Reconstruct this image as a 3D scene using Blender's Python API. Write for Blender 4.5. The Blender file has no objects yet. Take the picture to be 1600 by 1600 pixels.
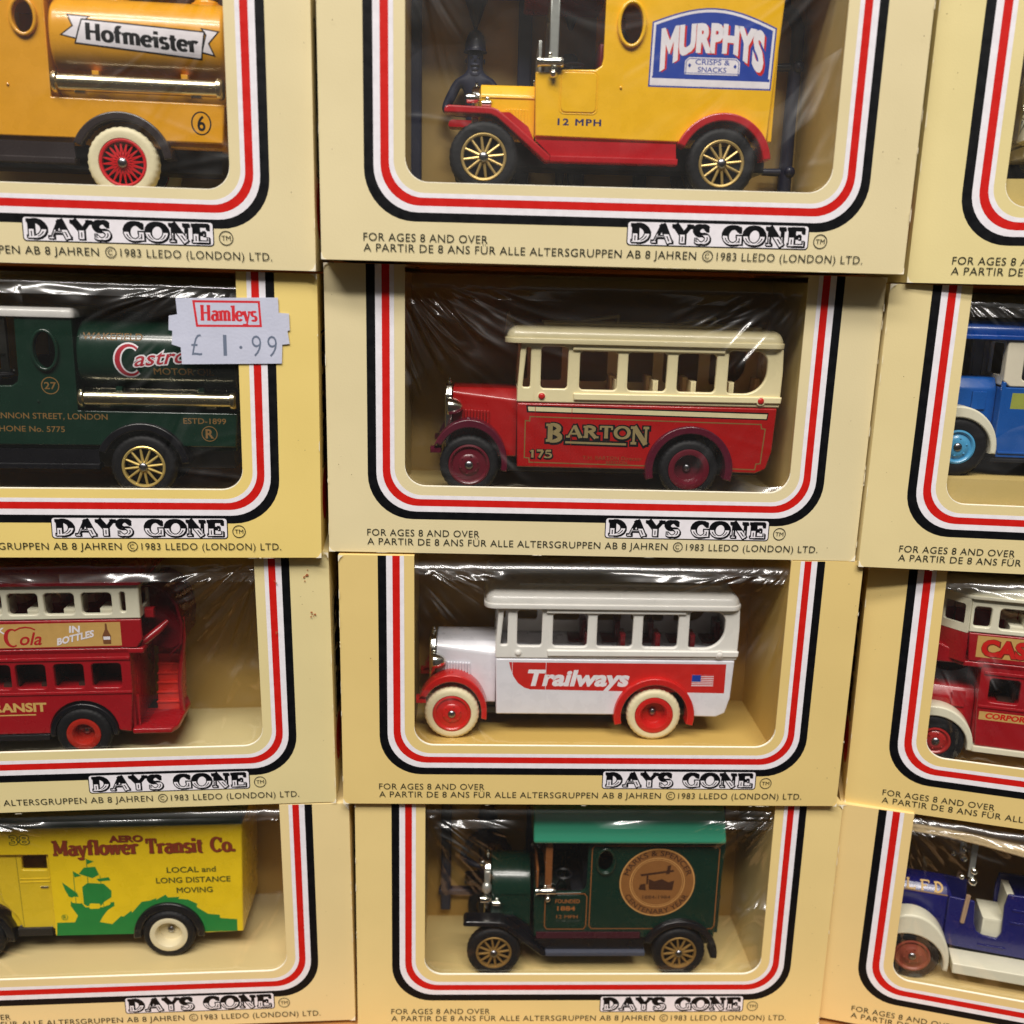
# Close-up of a stack of boxed toy vehicles on a wooden shelf.  Geometry is written in millimetres, scaled by S.
import bpy, math, random
from mathutils import Matrix, Vector, noise
from mathutils.geometry import tessellate_polygon
random.seed(7)
S = 0.001
PI = math.pi
C = bpy.context.scene.collection
sc = bpy.context.scene

# ------------------------------------------------------------------ camera
def Rx(a): return Matrix.Rotation(a, 3, 'X')
def Ry(a): return Matrix.Rotation(a, 3, 'Y')
def Rz(a): return Matrix.Rotation(a, 3, 'Z')
cam_d = bpy.data.cameras.new('camera'); cam = bpy.data.objects.new('camera', cam_d); C.objects.link(cam)
base = Matrix(((1, 0, 0), (0, 0, -1), (0, 1, 0)))
M = (Rx(-0.23799) @ base @ Rz(0.022801)).to_4x4()
M.translation = Vector((-10.48, -205.82, 195.1)) * S
cam.matrix_world = M
cam_d.sensor_width = 36; cam_d.sensor_fit = 'HORIZONTAL'; cam_d.lens = 1499.87 / 1600 * 36
cam_d.clip_start = 0.005; cam_d.clip_end = 60
cam_d.dof.use_dof = True; cam_d.dof.focus_distance = 0.226; cam_d.dof.aperture_fstop = 13
sc.camera = cam

# ------------------------------------------------------------------ light: shop ceiling tubes and dim room
w = bpy.data.worlds.new('World'); sc.world = w; w.use_nodes = True
bg = w.node_tree.nodes['Background']; bg.inputs[1].default_value = 1.0
_n = w.node_tree.nodes; _l = w.node_tree.links               # a dim shop below, a paler lit ceiling above
_tc0 = _n.new('ShaderNodeTexCoord'); _sp = _n.new('ShaderNodeSeparateXYZ'); _rp = _n.new('ShaderNodeValToRGB')
_l.new(_tc0.outputs['Generated'], _sp.inputs[0]); _l.new(_sp.outputs['Z'], _rp.inputs[0]); _l.new(_rp.outputs[0], bg.inputs[0])
_rp.color_ramp.elements[0].position = .3; _rp.color_ramp.elements[0].color = (.03, .028, .026, 1)
_rp.color_ramp.elements[1].position = .85; _rp.color_ramp.elements[1].color = (.5, .49, .47, 1)
def tube(loc, size, energy, col, tgt=(0, 0, 110)):
    ld = bpy.data.lights.new('ceiling_tube', 'AREA'); ld.shape = 'RECTANGLE'; ld.size = size[0]; ld.size_y = size[1]
    ld.energy = energy; ld.color = col
    o = bpy.data.objects.new('ceiling_tube', ld); C.objects.link(o)
    o.location = Vector(loc) * S
    o.rotation_euler = (Vector(tgt) * S - o.location).to_track_quat('-Z', 'Y').to_euler()
tube((-150, -1120, 1500), (1.5, 0.14), 30, (1.0, 0.955, 0.9))
tube((-150, -740, 1500), (1.5, 0.14), 20, (1.0, 0.955, 0.9))
sc.view_settings.view_transform = 'Standard'; sc.view_settings.look = 'None'
sc.view_settings.exposure = -0.06; sc.view_settings.gamma = 1.0
sc.view_settings.use_curve_mapping = False
sc.cycles.max_bounces = 10; sc.cycles.transparent_max_bounces = 24; sc.cycles.glossy_bounces = 5
sc.cycles.caustics_reflective = False; sc.cycles.caustics_refractive = False

# ------------------------------------------------------------------ materials
def lin(c):
    return tuple(((v / 255) / 12.92 if v <= 10 else ((v / 255 + 0.055) / 1.055) ** 2.4) for v in c)
MATS = {}
def mat(name, col, rough=0.4, metal=0.0, coat=0.0, bump=0.0, bscale=900, var=0.0, vscale=150, spec=0.5):
    """col is sRGB 0-255 of the paint itself; bump/var: fine unevenness of the surface, object space."""
    if name in MATS: return MATS[name]
    m = bpy.data.materials.new(name); m.use_nodes = True
    nt = m.node_tree; b = nt.nodes['Principled BSDF']
    L = lin(col) + (1,)
    b.inputs['Base Color'].default_value = L
    b.inputs['Roughness'].default_value = rough; b.inputs['Metallic'].default_value = metal
    b.inputs['Coat Weight'].default_value = coat; b.inputs['Coat Roughness'].default_value = 0.08
    b.inputs['Specular IOR Level'].default_value = spec
    tc = nt.nodes.new('ShaderNodeTexCoord')
    if var:
        n = nt.nodes.new('ShaderNodeTexNoise'); n.inputs['Scale'].default_value = vscale; n.inputs['Detail'].default_value = 6
        nt.links.new(tc.outputs['Object'], n.inputs['Vector'])
        r = nt.nodes.new('ShaderNodeMapRange'); r.inputs[1].default_value = .3; r.inputs[2].default_value = .7
        r.inputs[3].default_value = 1 - var; r.inputs[4].default_value = 1 + var
        nt.links.new(n.outputs[0], r.inputs[0])
        mx = nt.nodes.new('ShaderNodeVectorMath'); mx.operation = 'SCALE'; mx.inputs[0].default_value = L[:3]
        nt.links.new(r.outputs[0], mx.inputs['Scale']); nt.links.new(mx.outputs[0], b.inputs['Base Color'])
        r2 = nt.nodes.new('ShaderNodeMapRange'); r2.inputs[1].default_value = .3; r2.inputs[2].default_value = .7
        r2.inputs[3].default_value = rough * .8; r2.inputs[4].default_value = min(1, rough * 1.25)
        nt.links.new(n.outputs[0], r2.inputs[0]); nt.links.new(r2.outputs[0], b.inputs['Roughness'])
    if bump:
        n2 = nt.nodes.new('ShaderNodeTexNoise'); n2.inputs['Scale'].default_value = bscale; n2.inputs['Detail'].default_value = 4
        nt.links.new(tc.outputs['Object'], n2.inputs['Vector'])
        bp = nt.nodes.new('ShaderNodeBump'); bp.inputs['Strength'].default_value = bump; bp.inputs['Distance'].default_value = 0.0006
        nt.links.new(n2.outputs[0], bp.inputs['Height']); nt.links.new(bp.outputs[0], b.inputs['Normal'])
    MATS[name] = m; return m
def paint(name, col, rough=.28): return mat('enamel_' + name, col, rough, coat=.35, bump=.05, bscale=500, var=.05, vscale=220)
def ink(name, col): return mat('ink_' + name, col, .5, bump=.04, bscale=1500, var=.05, vscale=500, spec=.22)
def plastic(name, col, rough=.28): return mat('plastic_' + name, col, rough, coat=.2, bump=.04, bscale=700, var=.04)
CHROME = mat('chrome', (236, 236, 226), .14, 1.0, bump=.04, bscale=700)
GOLD = mat('gilt_plating', (232, 222, 186), .2, 1.0, bump=.04, bscale=700)
BRASS = mat('gold_plastic', (196, 168, 104), .36, .55, bump=.05)
SILVER = mat('silver_plate', (206, 210, 204), .3, .75, bump=.05)
RUBBER = mat('black_rubber', (15, 15, 18), .6, spec=.3, bump=.2, bscale=900)
BLACKP = plastic('black', (20, 20, 24), .4)
INKK = ink('black', (9, 10, 14)); INKR = ink('red', (200, 26, 20)); INKW = ink('white', (232, 227, 232))
INKT = ink('text', (40, 42, 34)); CORE = mat('card_core', (246, 238, 214), .75, bump=.2, bscale=1800)
STEEL = mat('axle_steel', (150, 150, 155), .3, 1.0)
def card(name, col): return mat('card_' + name, col, .46, bump=.05, bscale=2400, var=.025, vscale=45, spec=.4)

def film_material():
    m = bpy.data.materials.new('clear_film'); m.use_nodes = True; nt = m.node_tree
    for n in list(nt.nodes): nt.nodes.remove(n)
    out = nt.nodes.new('ShaderNodeOutputMaterial'); mix = nt.nodes.new('ShaderNodeMixShader')
    tr = nt.nodes.new('ShaderNodeBsdfTransparent'); tr.inputs[0].default_value = (.985, .98, .97, 1)
    gl = nt.nodes.new('ShaderNodeBsdfGlossy'); gl.inputs['Roughness'].default_value = .14
    fr = nt.nodes.new('ShaderNodeLayerWeight'); fr.inputs['Blend'].default_value = .5
    mr = nt.nodes.new('ShaderNodeMapRange'); mr.inputs[3].default_value = .07; mr.inputs[4].default_value = .5
    pw = nt.nodes.new('ShaderNodeMath'); pw.operation = 'POWER'; pw.inputs[1].default_value = 4
    nt.links.new(fr.outputs['Facing'], pw.inputs[0]); nt.links.new(pw.outputs[0], mr.inputs[0])
    # creases that run out from the two upper corners of the sheet, fading towards its middle
    N = lambda t: nt.nodes.new('ShaderNode' + t)
    def mth(op, a, b=None, c=None):
        n = N('Math'); n.operation = op
        for k, v in enumerate((a, b, c)):
            if v is None: continue
            if isinstance(v, (int, float)): n.inputs[k].default_value = v
            else: nt.links.new(v, n.inputs[k])
        return n.outputs[0]
    tc = N('TexCoord'); oi = N('ObjectInfo'); sp = N('SeparateXYZ'); nt.links.new(tc.outputs['Object'], sp.inputs[0])
    sl = N('SeparateXYZ'); nt.links.new(oi.outputs['Location'], sl.inputs[0])
    seed = mth('ADD', mth('MULTIPLY', sl.outputs[0], 31.7), mth('MULTIPLY', sl.outputs[2], 57.3))
    ax = mth('ABSOLUTE', sp.outputs[0]); dx = mth('SUBTRACT', .052, ax); dz = mth('SUBTRACT', .070, sp.outputs[2])
    ang = mth('ARCTAN2', dz, dx); rad = mth('SQRT', mth('ADD', mth('MULTIPLY', dx, dx), mth('MULTIPLY', dz, dz)))
    cv = N('CombineXYZ'); nt.links.new(mth('MULTIPLY', ang, 5.2), cv.inputs[0]); nt.links.new(mth('MULTIPLY', rad, 34), cv.inputs[1])
    nt.links.new(mth('ADD', seed, mth('MULTIPLY', mth('SIGN', sp.outputs[0]), 6.1)), cv.inputs[2])
    nz = N('TexNoise'); nz.inputs['Scale'].default_value = 1.0; nz.inputs['Detail'].default_value = 1.0; nz.inputs['Roughness'].default_value = .3; nz.inputs['Distortion'].default_value = 1.6
    nt.links.new(cv.outputs[0], nz.inputs['Vector'])
    mk = mth('MAXIMUM', mth('MULTIPLY', mth('SUBTRACT', ax, .014), 28), mth('MULTIPLY', mth('SUBTRACT', sp.outputs[2], .050), 50))
    mk = mth('ADD', mth('MULTIPLY', mth('MINIMUM', mth('MAXIMUM', mk, 0), 1), .8), .14)
    mk = mth('MULTIPLY', mk, mth('MINIMUM', mth('MAXIMUM', mth('MULTIPLY', mth('SUBTRACT', .0612, sp.outputs[2]), 420), .06), 1))   # the taut fold over the top edge stays smooth
    pt = N('TexNoise'); pt.inputs['Scale'].default_value = 38; pt.inputs['Detail'].default_value = 0
    of = N('VectorMath'); of.operation = 'ADD'; nt.links.new(tc.outputs['Object'], of.inputs[0]); nt.links.new(oi.outputs['Location'], of.inputs[1]); nt.links.new(of.outputs[0], pt.inputs['Vector'])
    sc_ = N('SeparateColor'); nt.links.new(oi.outputs['Color'], sc_.inputs[0])
    mk = mth('MULTIPLY', mth('MULTIPLY', mk, sc_.outputs[0]), mth('MINIMUM', mth('MAXIMUM', mth('MULTIPLY_ADD', pt.outputs[0], 4.5, -1.75), .05), 1))
    bp = N('Bump'); bp.inputs['Strength'].default_value = 1.0; bp.inputs['Distance'].default_value = .0105
    nt.links.new(mth('MULTIPLY', nz.outputs[0], mk), bp.inputs['Height']); nt.links.new(bp.outputs[0], gl.inputs['Normal'])
    nt.links.new(mr.outputs[0], mix.inputs[0]); nt.links.new(tr.outputs[0], mix.inputs[1]); nt.links.new(gl.outputs[0], mix.inputs[2])
    hz = N('BsdfGlossy'); hz.inputs['Roughness'].default_value = .5; m2 = N('MixShader'); m2.inputs[0].default_value = .03      # slight scuffing
    nt.links.new(bp.outputs[0], hz.inputs['Normal']); nt.links.new(mix.outputs[0], m2.inputs[1]); nt.links.new(hz.outputs[0], m2.inputs[2])
    nt.links.new(m2.outputs[0], out.inputs[0])
    return m
FILM = film_material()

def wood_material():
    m = bpy.data.materials.new('oak_shelf'); m.use_nodes = True; nt = m.node_tree; b = nt.nodes['Principled BSDF']
    tc = nt.nodes.new('ShaderNodeTexCoord'); mp = nt.nodes.new('ShaderNodeMapping'); mp.inputs['Scale'].default_value = (6, 90, 90)
    n = nt.nodes.new('ShaderNodeTexNoise'); n.inputs['Scale'].default_value = 3; n.inputs['Detail'].default_value = 8
    r = nt.nodes.new('ShaderNodeValToRGB')
    r.color_ramp.elements[0].color = lin((150, 98, 50)) + (1,); r.color_ramp.elements[1].color = lin((214, 164, 98)) + (1,)
    r.color_ramp.elements[0].position = .35; r.color_ramp.elements[1].position = .68
    nt.links.new(tc.outputs['Object'], mp.inputs[0]); nt.links.new(mp.outputs[0], n.inputs['Vector'])
    nt.links.new(n.outputs[0], r.inputs[0]); nt.links.new(r.outputs[0], b.inputs['Base Color']); b.inputs['Roughness'].default_value = .45
    return m
WOOD = wood_material()

# ------------------------------------------------------------------ 2D helpers
def arc(cx, cz, rx, rz, a0, a1, n=12):
    return [(cx + rx * math.cos(math.radians(a0 + (a1 - a0) * i / n)), cz + rz * math.sin(math.radians(a0 + (a1 - a0) * i / n))) for i in range(n + 1)]
def ell(cx, cz, rx, rz=None, n=28): return arc(cx, cz, rx, rz or rx, 0, 360, n)[:-1]
def area(p): return .5 * sum(p[i - 1][0] * p[i][1] - p[i][0] * p[i - 1][1] for i in range(len(p)))
def ccw(p): return list(p) if area(p) > 0 else list(p)[::-1]
def rrect(x0, z0, x1, z1, r=1.0, n=4):
    if isinstance(r, (int, float)): r = (r,) * 4      # bl br tr tl
    o = []
    for (cx, cz, a, q) in ((x0 + r[0], z0 + r[0], 180, r[0]), (x1 - r[1], z0 + r[1], 270, r[1]), (x1 - r[2], z1 - r[2], 0, r[2]), (x0 + r[3], z1 - r[3], 90, r[3])):
        o += arc(cx, cz, q, q, a, a + 90, n) if q > 0 else [(cx, cz)]
    return o
def rounded(pts, r, n=4):
    """round the corners of a polygon"""
    pts = ccw(pts); o = []; k = len(pts)
    for i in range(k):
        p = Vector(pts[i]); a = Vector(pts[i - 1]) - p; b = Vector(pts[(i + 1) % k]) - p
        rr = r[i] if isinstance(r, (list, tuple)) else r
        d = min(rr, a.length * .45, b.length * .45)
        if d < 1e-4: o.append(tuple(p)); continue
        s, e = p + a.normalized() * d, p + b.normalized() * d
        for j in range(n + 1):
            t = j / n; q = s * (1 - t) ** 2 + p * 2 * t * (1 - t) + e * t * t; o.append(tuple(q))
    return o
def inset(poly, d):
    """offset a ccw polygon inward by d"""
    k = len(poly); o = []
    for i in range(k):
        p0, p1, p2 = Vector(poly[i - 1]), Vector(poly[i]), Vector(poly[(i + 1) % k])
        a, b = (p1 - p0), (p2 - p1)
        if a.length < 1e-6: a = b
        if b.length < 1e-6: b = a
        na, nb = Vector((-a.y, a.x)).normalized(), Vector((-b.y, b.x)).normalized()
        m = na + nb
        if m.length < 1e-3: m = na
        m.normalize(); c = max(.45, m.dot(na)); o.append(tuple(p1 + m * (d / c)))
    return o
def band(cx, cz, ro, ri, a0, a1, n=24, sx=1.0):
    return arc(cx, cz, ro * sx, ro, a0, a1, n) + arc(cx, cz, ri * sx, ri, a1, a0, n)
def tess(outer, holes=()):
    loops = [ccw(outer)] + [ccw(h)[::-1] for h in holes]
    flat = [p for l in loops for p in l]
    tris = tessellate_polygon([[Vector((p[0], p[1], 0)) for p in l] for l in loops])
    o = []
    for t in tris:
        q = [flat[i] for i in t]
        A = area(q)
        if abs(A) < 1e-7: continue
        o.append(q if A > 0 else q[::-1])
    return o
def clip(poly, ax, v, keep_above):
    o = []; k = len(poly)
    for i in range(k):
        a, b = poly[i], poly[(i + 1) % k]
        ia, ib = (a[ax] >= v) == keep_above, (b[ax] >= v) == keep_above
        if ia: o.append(a)
        if ia != ib:
            t = (v - a[ax]) / (b[ax] - a[ax]); o.append((a[0] + (b[0] - a[0]) * t, a[1] + (b[1] - a[1]) * t))
    return o
def slices(polys, step, ax=1):
    o = []
    for p in polys:
        lo, hi = min(q[ax] for q in p), max(q[ax] for q in p)
        k0 = math.floor(lo / step); k1 = math.ceil(hi / step)
        for k in range(k0, k1):
            c = clip(clip(p, ax, k * step, True), ax, (k + 1) * step, False)
            if len(c) > 2: o.append(c)
    return o
def xf(polys, fn): return [[fn(*q) for q in p] for p in polys]

# ------------------------------------------------------------------ mesh builder
class MB:
    def __init__(s): s.v = []; s.f = []; s.m = []; s.mats = []
    def mi(s, m):
        if m not in s.mats: s.mats.append(m)
        return s.mats.index(m)
    def add(s, vs, fs, m):
        o = len(s.v); s.v += [tuple(p) for p in vs]; k = s.mi(m)
        for f in fs: s.f.append([i + o for i in f]); s.m.append(k)
    def polys(s, polys, m, fn=None, y=0.0):
        """flat faces given in (x,z); facing -y"""
        for p in polys:
            s.add([(fn(*q) if fn else (q[0], y, q[1])) for q in p], [list(range(len(p)))], m)
    def prism(s, poly, a0, a1, m, c=0.0, n=3, holes=(), mp=None, hm=None, c1=None):
        """poly (u,v) extruded along w from a0 to a1 with rounded rims; default u=x, v=z, w=y"""
        mp = mp or (lambda u, v, w_: (u, w_, v))
        c1 = c if c1 is None else c1
        poly = ccw(poly); holes = [ccw(h) for h in holes]
        def rings(l, sg):
            R = []
            if c > 0:
                for i in range(n + 1):
                    a = PI / 2 * i / n; R.append((inset(l, sg * c * (1 - math.sin(a))), a0 + c * (1 - math.cos(a))))
            else: R.append((l, a0))
            if c1 > 0:
                for i in range(n + 1):
                    a = PI / 2 * i / n; R.append((inset(l, sg * c1 * (1 - math.cos(a))), a1 - c1 * (1 - math.sin(a))))
            else: R.append((l, a1))
            return R
        loops = [(rings(poly, 1), False)] + [(rings(h, -1), True) for h in holes]
        for R, hole in loops:
            k = len(R[0][0]); vs = []
            for l, w_ in R: vs += [mp(p[0], p[1], w_) for p in l]
            fs = []
            for r in range(len(R) - 1):
                for i in range(k):
                    j = (i + 1) % k; q = [r * k + i, r * k + j, (r + 1) * k + j, (r + 1) * k + i]
                    fs.append(q if hole else q[::-1])
            s.add(vs, fs, (hm or m) if hole else m)
        for e in (0, -1):
            t = tess(loops[0][0][e][0], [h[0][e][0] for h in loops[1:]])
            w_ = loops[0][0][e][1]
            for q in t:
                vs = [mp(p[0], p[1], w_) for p in q]
                s.add(vs, [[0, 1, 2]] if e == 0 else [[2, 1, 0]], m)
    def box(s, x0, x1, y0, y1, z0, z1, m, c=0.15):
        c = min(c, abs(y1 - y0) * .45, abs(x1 - x0) * .3, abs(z1 - z0) * .3)
        s.prism([(x0, z0), (x1, z0), (x1, z1), (x0, z1)], y0, y1, m, c, 2)
    def lathe(s, prof, cx, cz, m, n=40, y0=0, teeth=None, axis='y'):
        """prof: (radius, y) list, spun about an axis along y through (cx,cz) (or along x: prof (r, x))"""
        vs = []
        for k, (r, y) in enumerate(prof):
            for i in range(n):
                a = 2 * PI * i / n; rr = r
                if teeth and k in teeth and (i // 2) % 2: rr -= teeth[k]
                if axis == 'y': vs.append((cx + rr * math.cos(a), y0 + y, cz + rr * math.sin(a)))
                elif axis == 'x': vs.append((y0 + y, cx + rr * math.cos(a), cz + rr * math.sin(a)))
                else: vs.append((cx + rr * math.cos(a), cz + rr * math.sin(a), y0 + y))
        fs = []
        for k in range(len(prof) - 1):
            for i in range(n):
                j = (i + 1) % n; fs.append([k * n + i, k * n + j, (k + 1) * n + j, (k + 1) * n + i])
        s.add(vs, fs, m)
    def tubepath(s, pts, r, m, n=10):
        P_ = [Vector(p) for p in pts]; vs = []; k = len(P_)
        up = Vector((0, 1, 0))
        for i, p in enumerate(P_):
            d = (P_[min(i + 1, k - 1)] - P_[max(i - 1, 0)]).normalized()
            a = d.cross(up)
            if a.length < .1: a = d.cross(Vector((1, 0, 0)))
            a.normalize(); b = d.cross(a)
            rr = r[i] if isinstance(r, (list, tuple)) else r
            for j in range(n):
                t = 2 * PI * j / n; vs.append(p + a * rr * math.cos(t) + b * rr * math.sin(t))
        fs = [[i * n + j, i * n + (j + 1) % n, (i + 1) * n + (j + 1) % n, (i + 1) * n + j] for i in range(k - 1) for j in range(n)]
        fs += [list(range(n))[::-1], [(k - 1) * n + j for j in range(n)]]
        s.add(vs, fs, m)
    def ball(s, c, r, m, n=14, sq=(1, 1, 1)):
        vs = []; fs = []
        for i in range(n // 2 + 1):
            a = PI * i / (n // 2)
            for j in range(n):
                b = 2 * PI * j / n
                vs.append((c[0] + r * sq[0] * math.sin(a) * math.cos(b), c[1] + r * sq[1] * math.sin(a) * math.sin(b), c[2] + r * sq[2] * math.cos(a)))
        for i in range(n // 2):
            for j in range(n): fs.append([i * n + j, (i + 1) * n + j, (i + 1) * n + (j + 1) % n, i * n + (j + 1) % n])
        s.add(vs, fs, m)
    def build(s, name, parent=None, angle=38, fixn=True):
        me = bpy.data.meshes.new(name)
        me.from_pydata([(x * S, y * S, z * S) for x, y, z in s.v], [], s.f)
        for m in s.mats: me.materials.append(m)
        me.polygons.foreach_set('material_index', s.m)
        me.polygons.foreach_set('use_smooth', [True] * len(s.f))
        me.update()
        me.set_sharp_from_angle(angle=math.radians(angle))
        o = bpy.data.objects.new(name, me); C.objects.link(o)
        if parent is not None: o.parent = parent
        return o

def thing(name, label, cat, mtx, group=None):
    o = bpy.data.objects.new(name, None); C.objects.link(o); o.matrix_world = mtx
    o.empty_display_size = .01
    o['label'] = label; o['category'] = cat
    if group: o['group'] = group
    return o

# ------------------------------------------------------------------ lettering
_tc = {}
def raw_text(s, off=0.0, spacing=1.0):
    k = (s, off, spacing)
    if k in _tc: return _tc[k]
    cu = bpy.data.curves.new('t', 'FONT'); cu.body = s; cu.offset = off; cu.space_character = spacing; cu.resolution_u = 3
    ob = bpy.data.objects.new('t', cu); C.objects.link(ob)
    dg = bpy.context.evaluated_depsgraph_get(); me = ob.evaluated_get(dg).to_mesh()
    r = []
    for p in me.polygons:
        q = [(me.vertices[i].co.x, me.vertices[i].co.y) for i in p.vertices]
        A = area(q)
        if abs(A) > 1e-9: r.append(q if A > 0 else q[::-1])
    ob.evaluated_get(dg).to_mesh_clear()
    bpy.data.objects.remove(ob); bpy.data.curves.remove(cu)
    _tc[k] = r; return r
_cap = {}
def text(s, x, z, h, wd=None, align='L', off=0.0, shear=0.0, spacing=1.0, x1=None):
    """sans lettering: cap height h, baseline z; wd (or x1) fixes the width"""
    if 'H' not in _cap:
        q = [p for t in raw_text('H') for p in t]; _cap['H'] = max(p[1] for p in q)
    base_ = raw_text(s, 0, spacing); t = raw_text(s, off, spacing)
    if 'M' in s and off > 0:            # the stock bold M closes up: draw that letter by hand
        mx = lambda q: max(p[0] for tri in raw_text(q, 0, spacing) for p in tri)
        t = []; i = 0
        while i < len(s):
            x0_ = mx(s[:i] + 'H') - mx('H') if i else 0.0
            if s[i] == 'M':
                o = off; t += [[(x0_ + a, b_) for a, b_ in q] for q in tess([(.073 - o, -o), (.171 + o, -o), (.171 + o, .50 - 1.6 * o), (.383, .24 - o), (.399, .24 - o), (.611 - o, .50 - 1.6 * o), (.611 - o, -o), (.709 + o, -o), (.709 + o, .682 + o), (.618 - o * .3, .682 + o), (.391, .40 + 1.1 * o), (.165 + o * .3, .682 + o), (.073 - o, .682 + o)])]; i += 1
            else:
                j = i
                while j < len(s) and s[j] != 'M': j += 1
                if s[i:j].strip(): t += xf(raw_text(s[i:j], off, spacing), lambda u, v: (u + x0_, v))
                i = j
    xs = [p[0] for q in base_ for p in q]; lo, hi = min(xs), max(xs); k = h / _cap['H']
    if x1 is not None: wd = x1 - x
    kx = wd / (hi - lo) if wd else k
    W_ = kx * (hi - lo); ox = {'L': x, 'C': x - W_ / 2, 'R': x - W_}[align]
    return xf(t, lambda u, v: (ox + (u - lo) * kx + shear * v * k, z + v * k))

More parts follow.
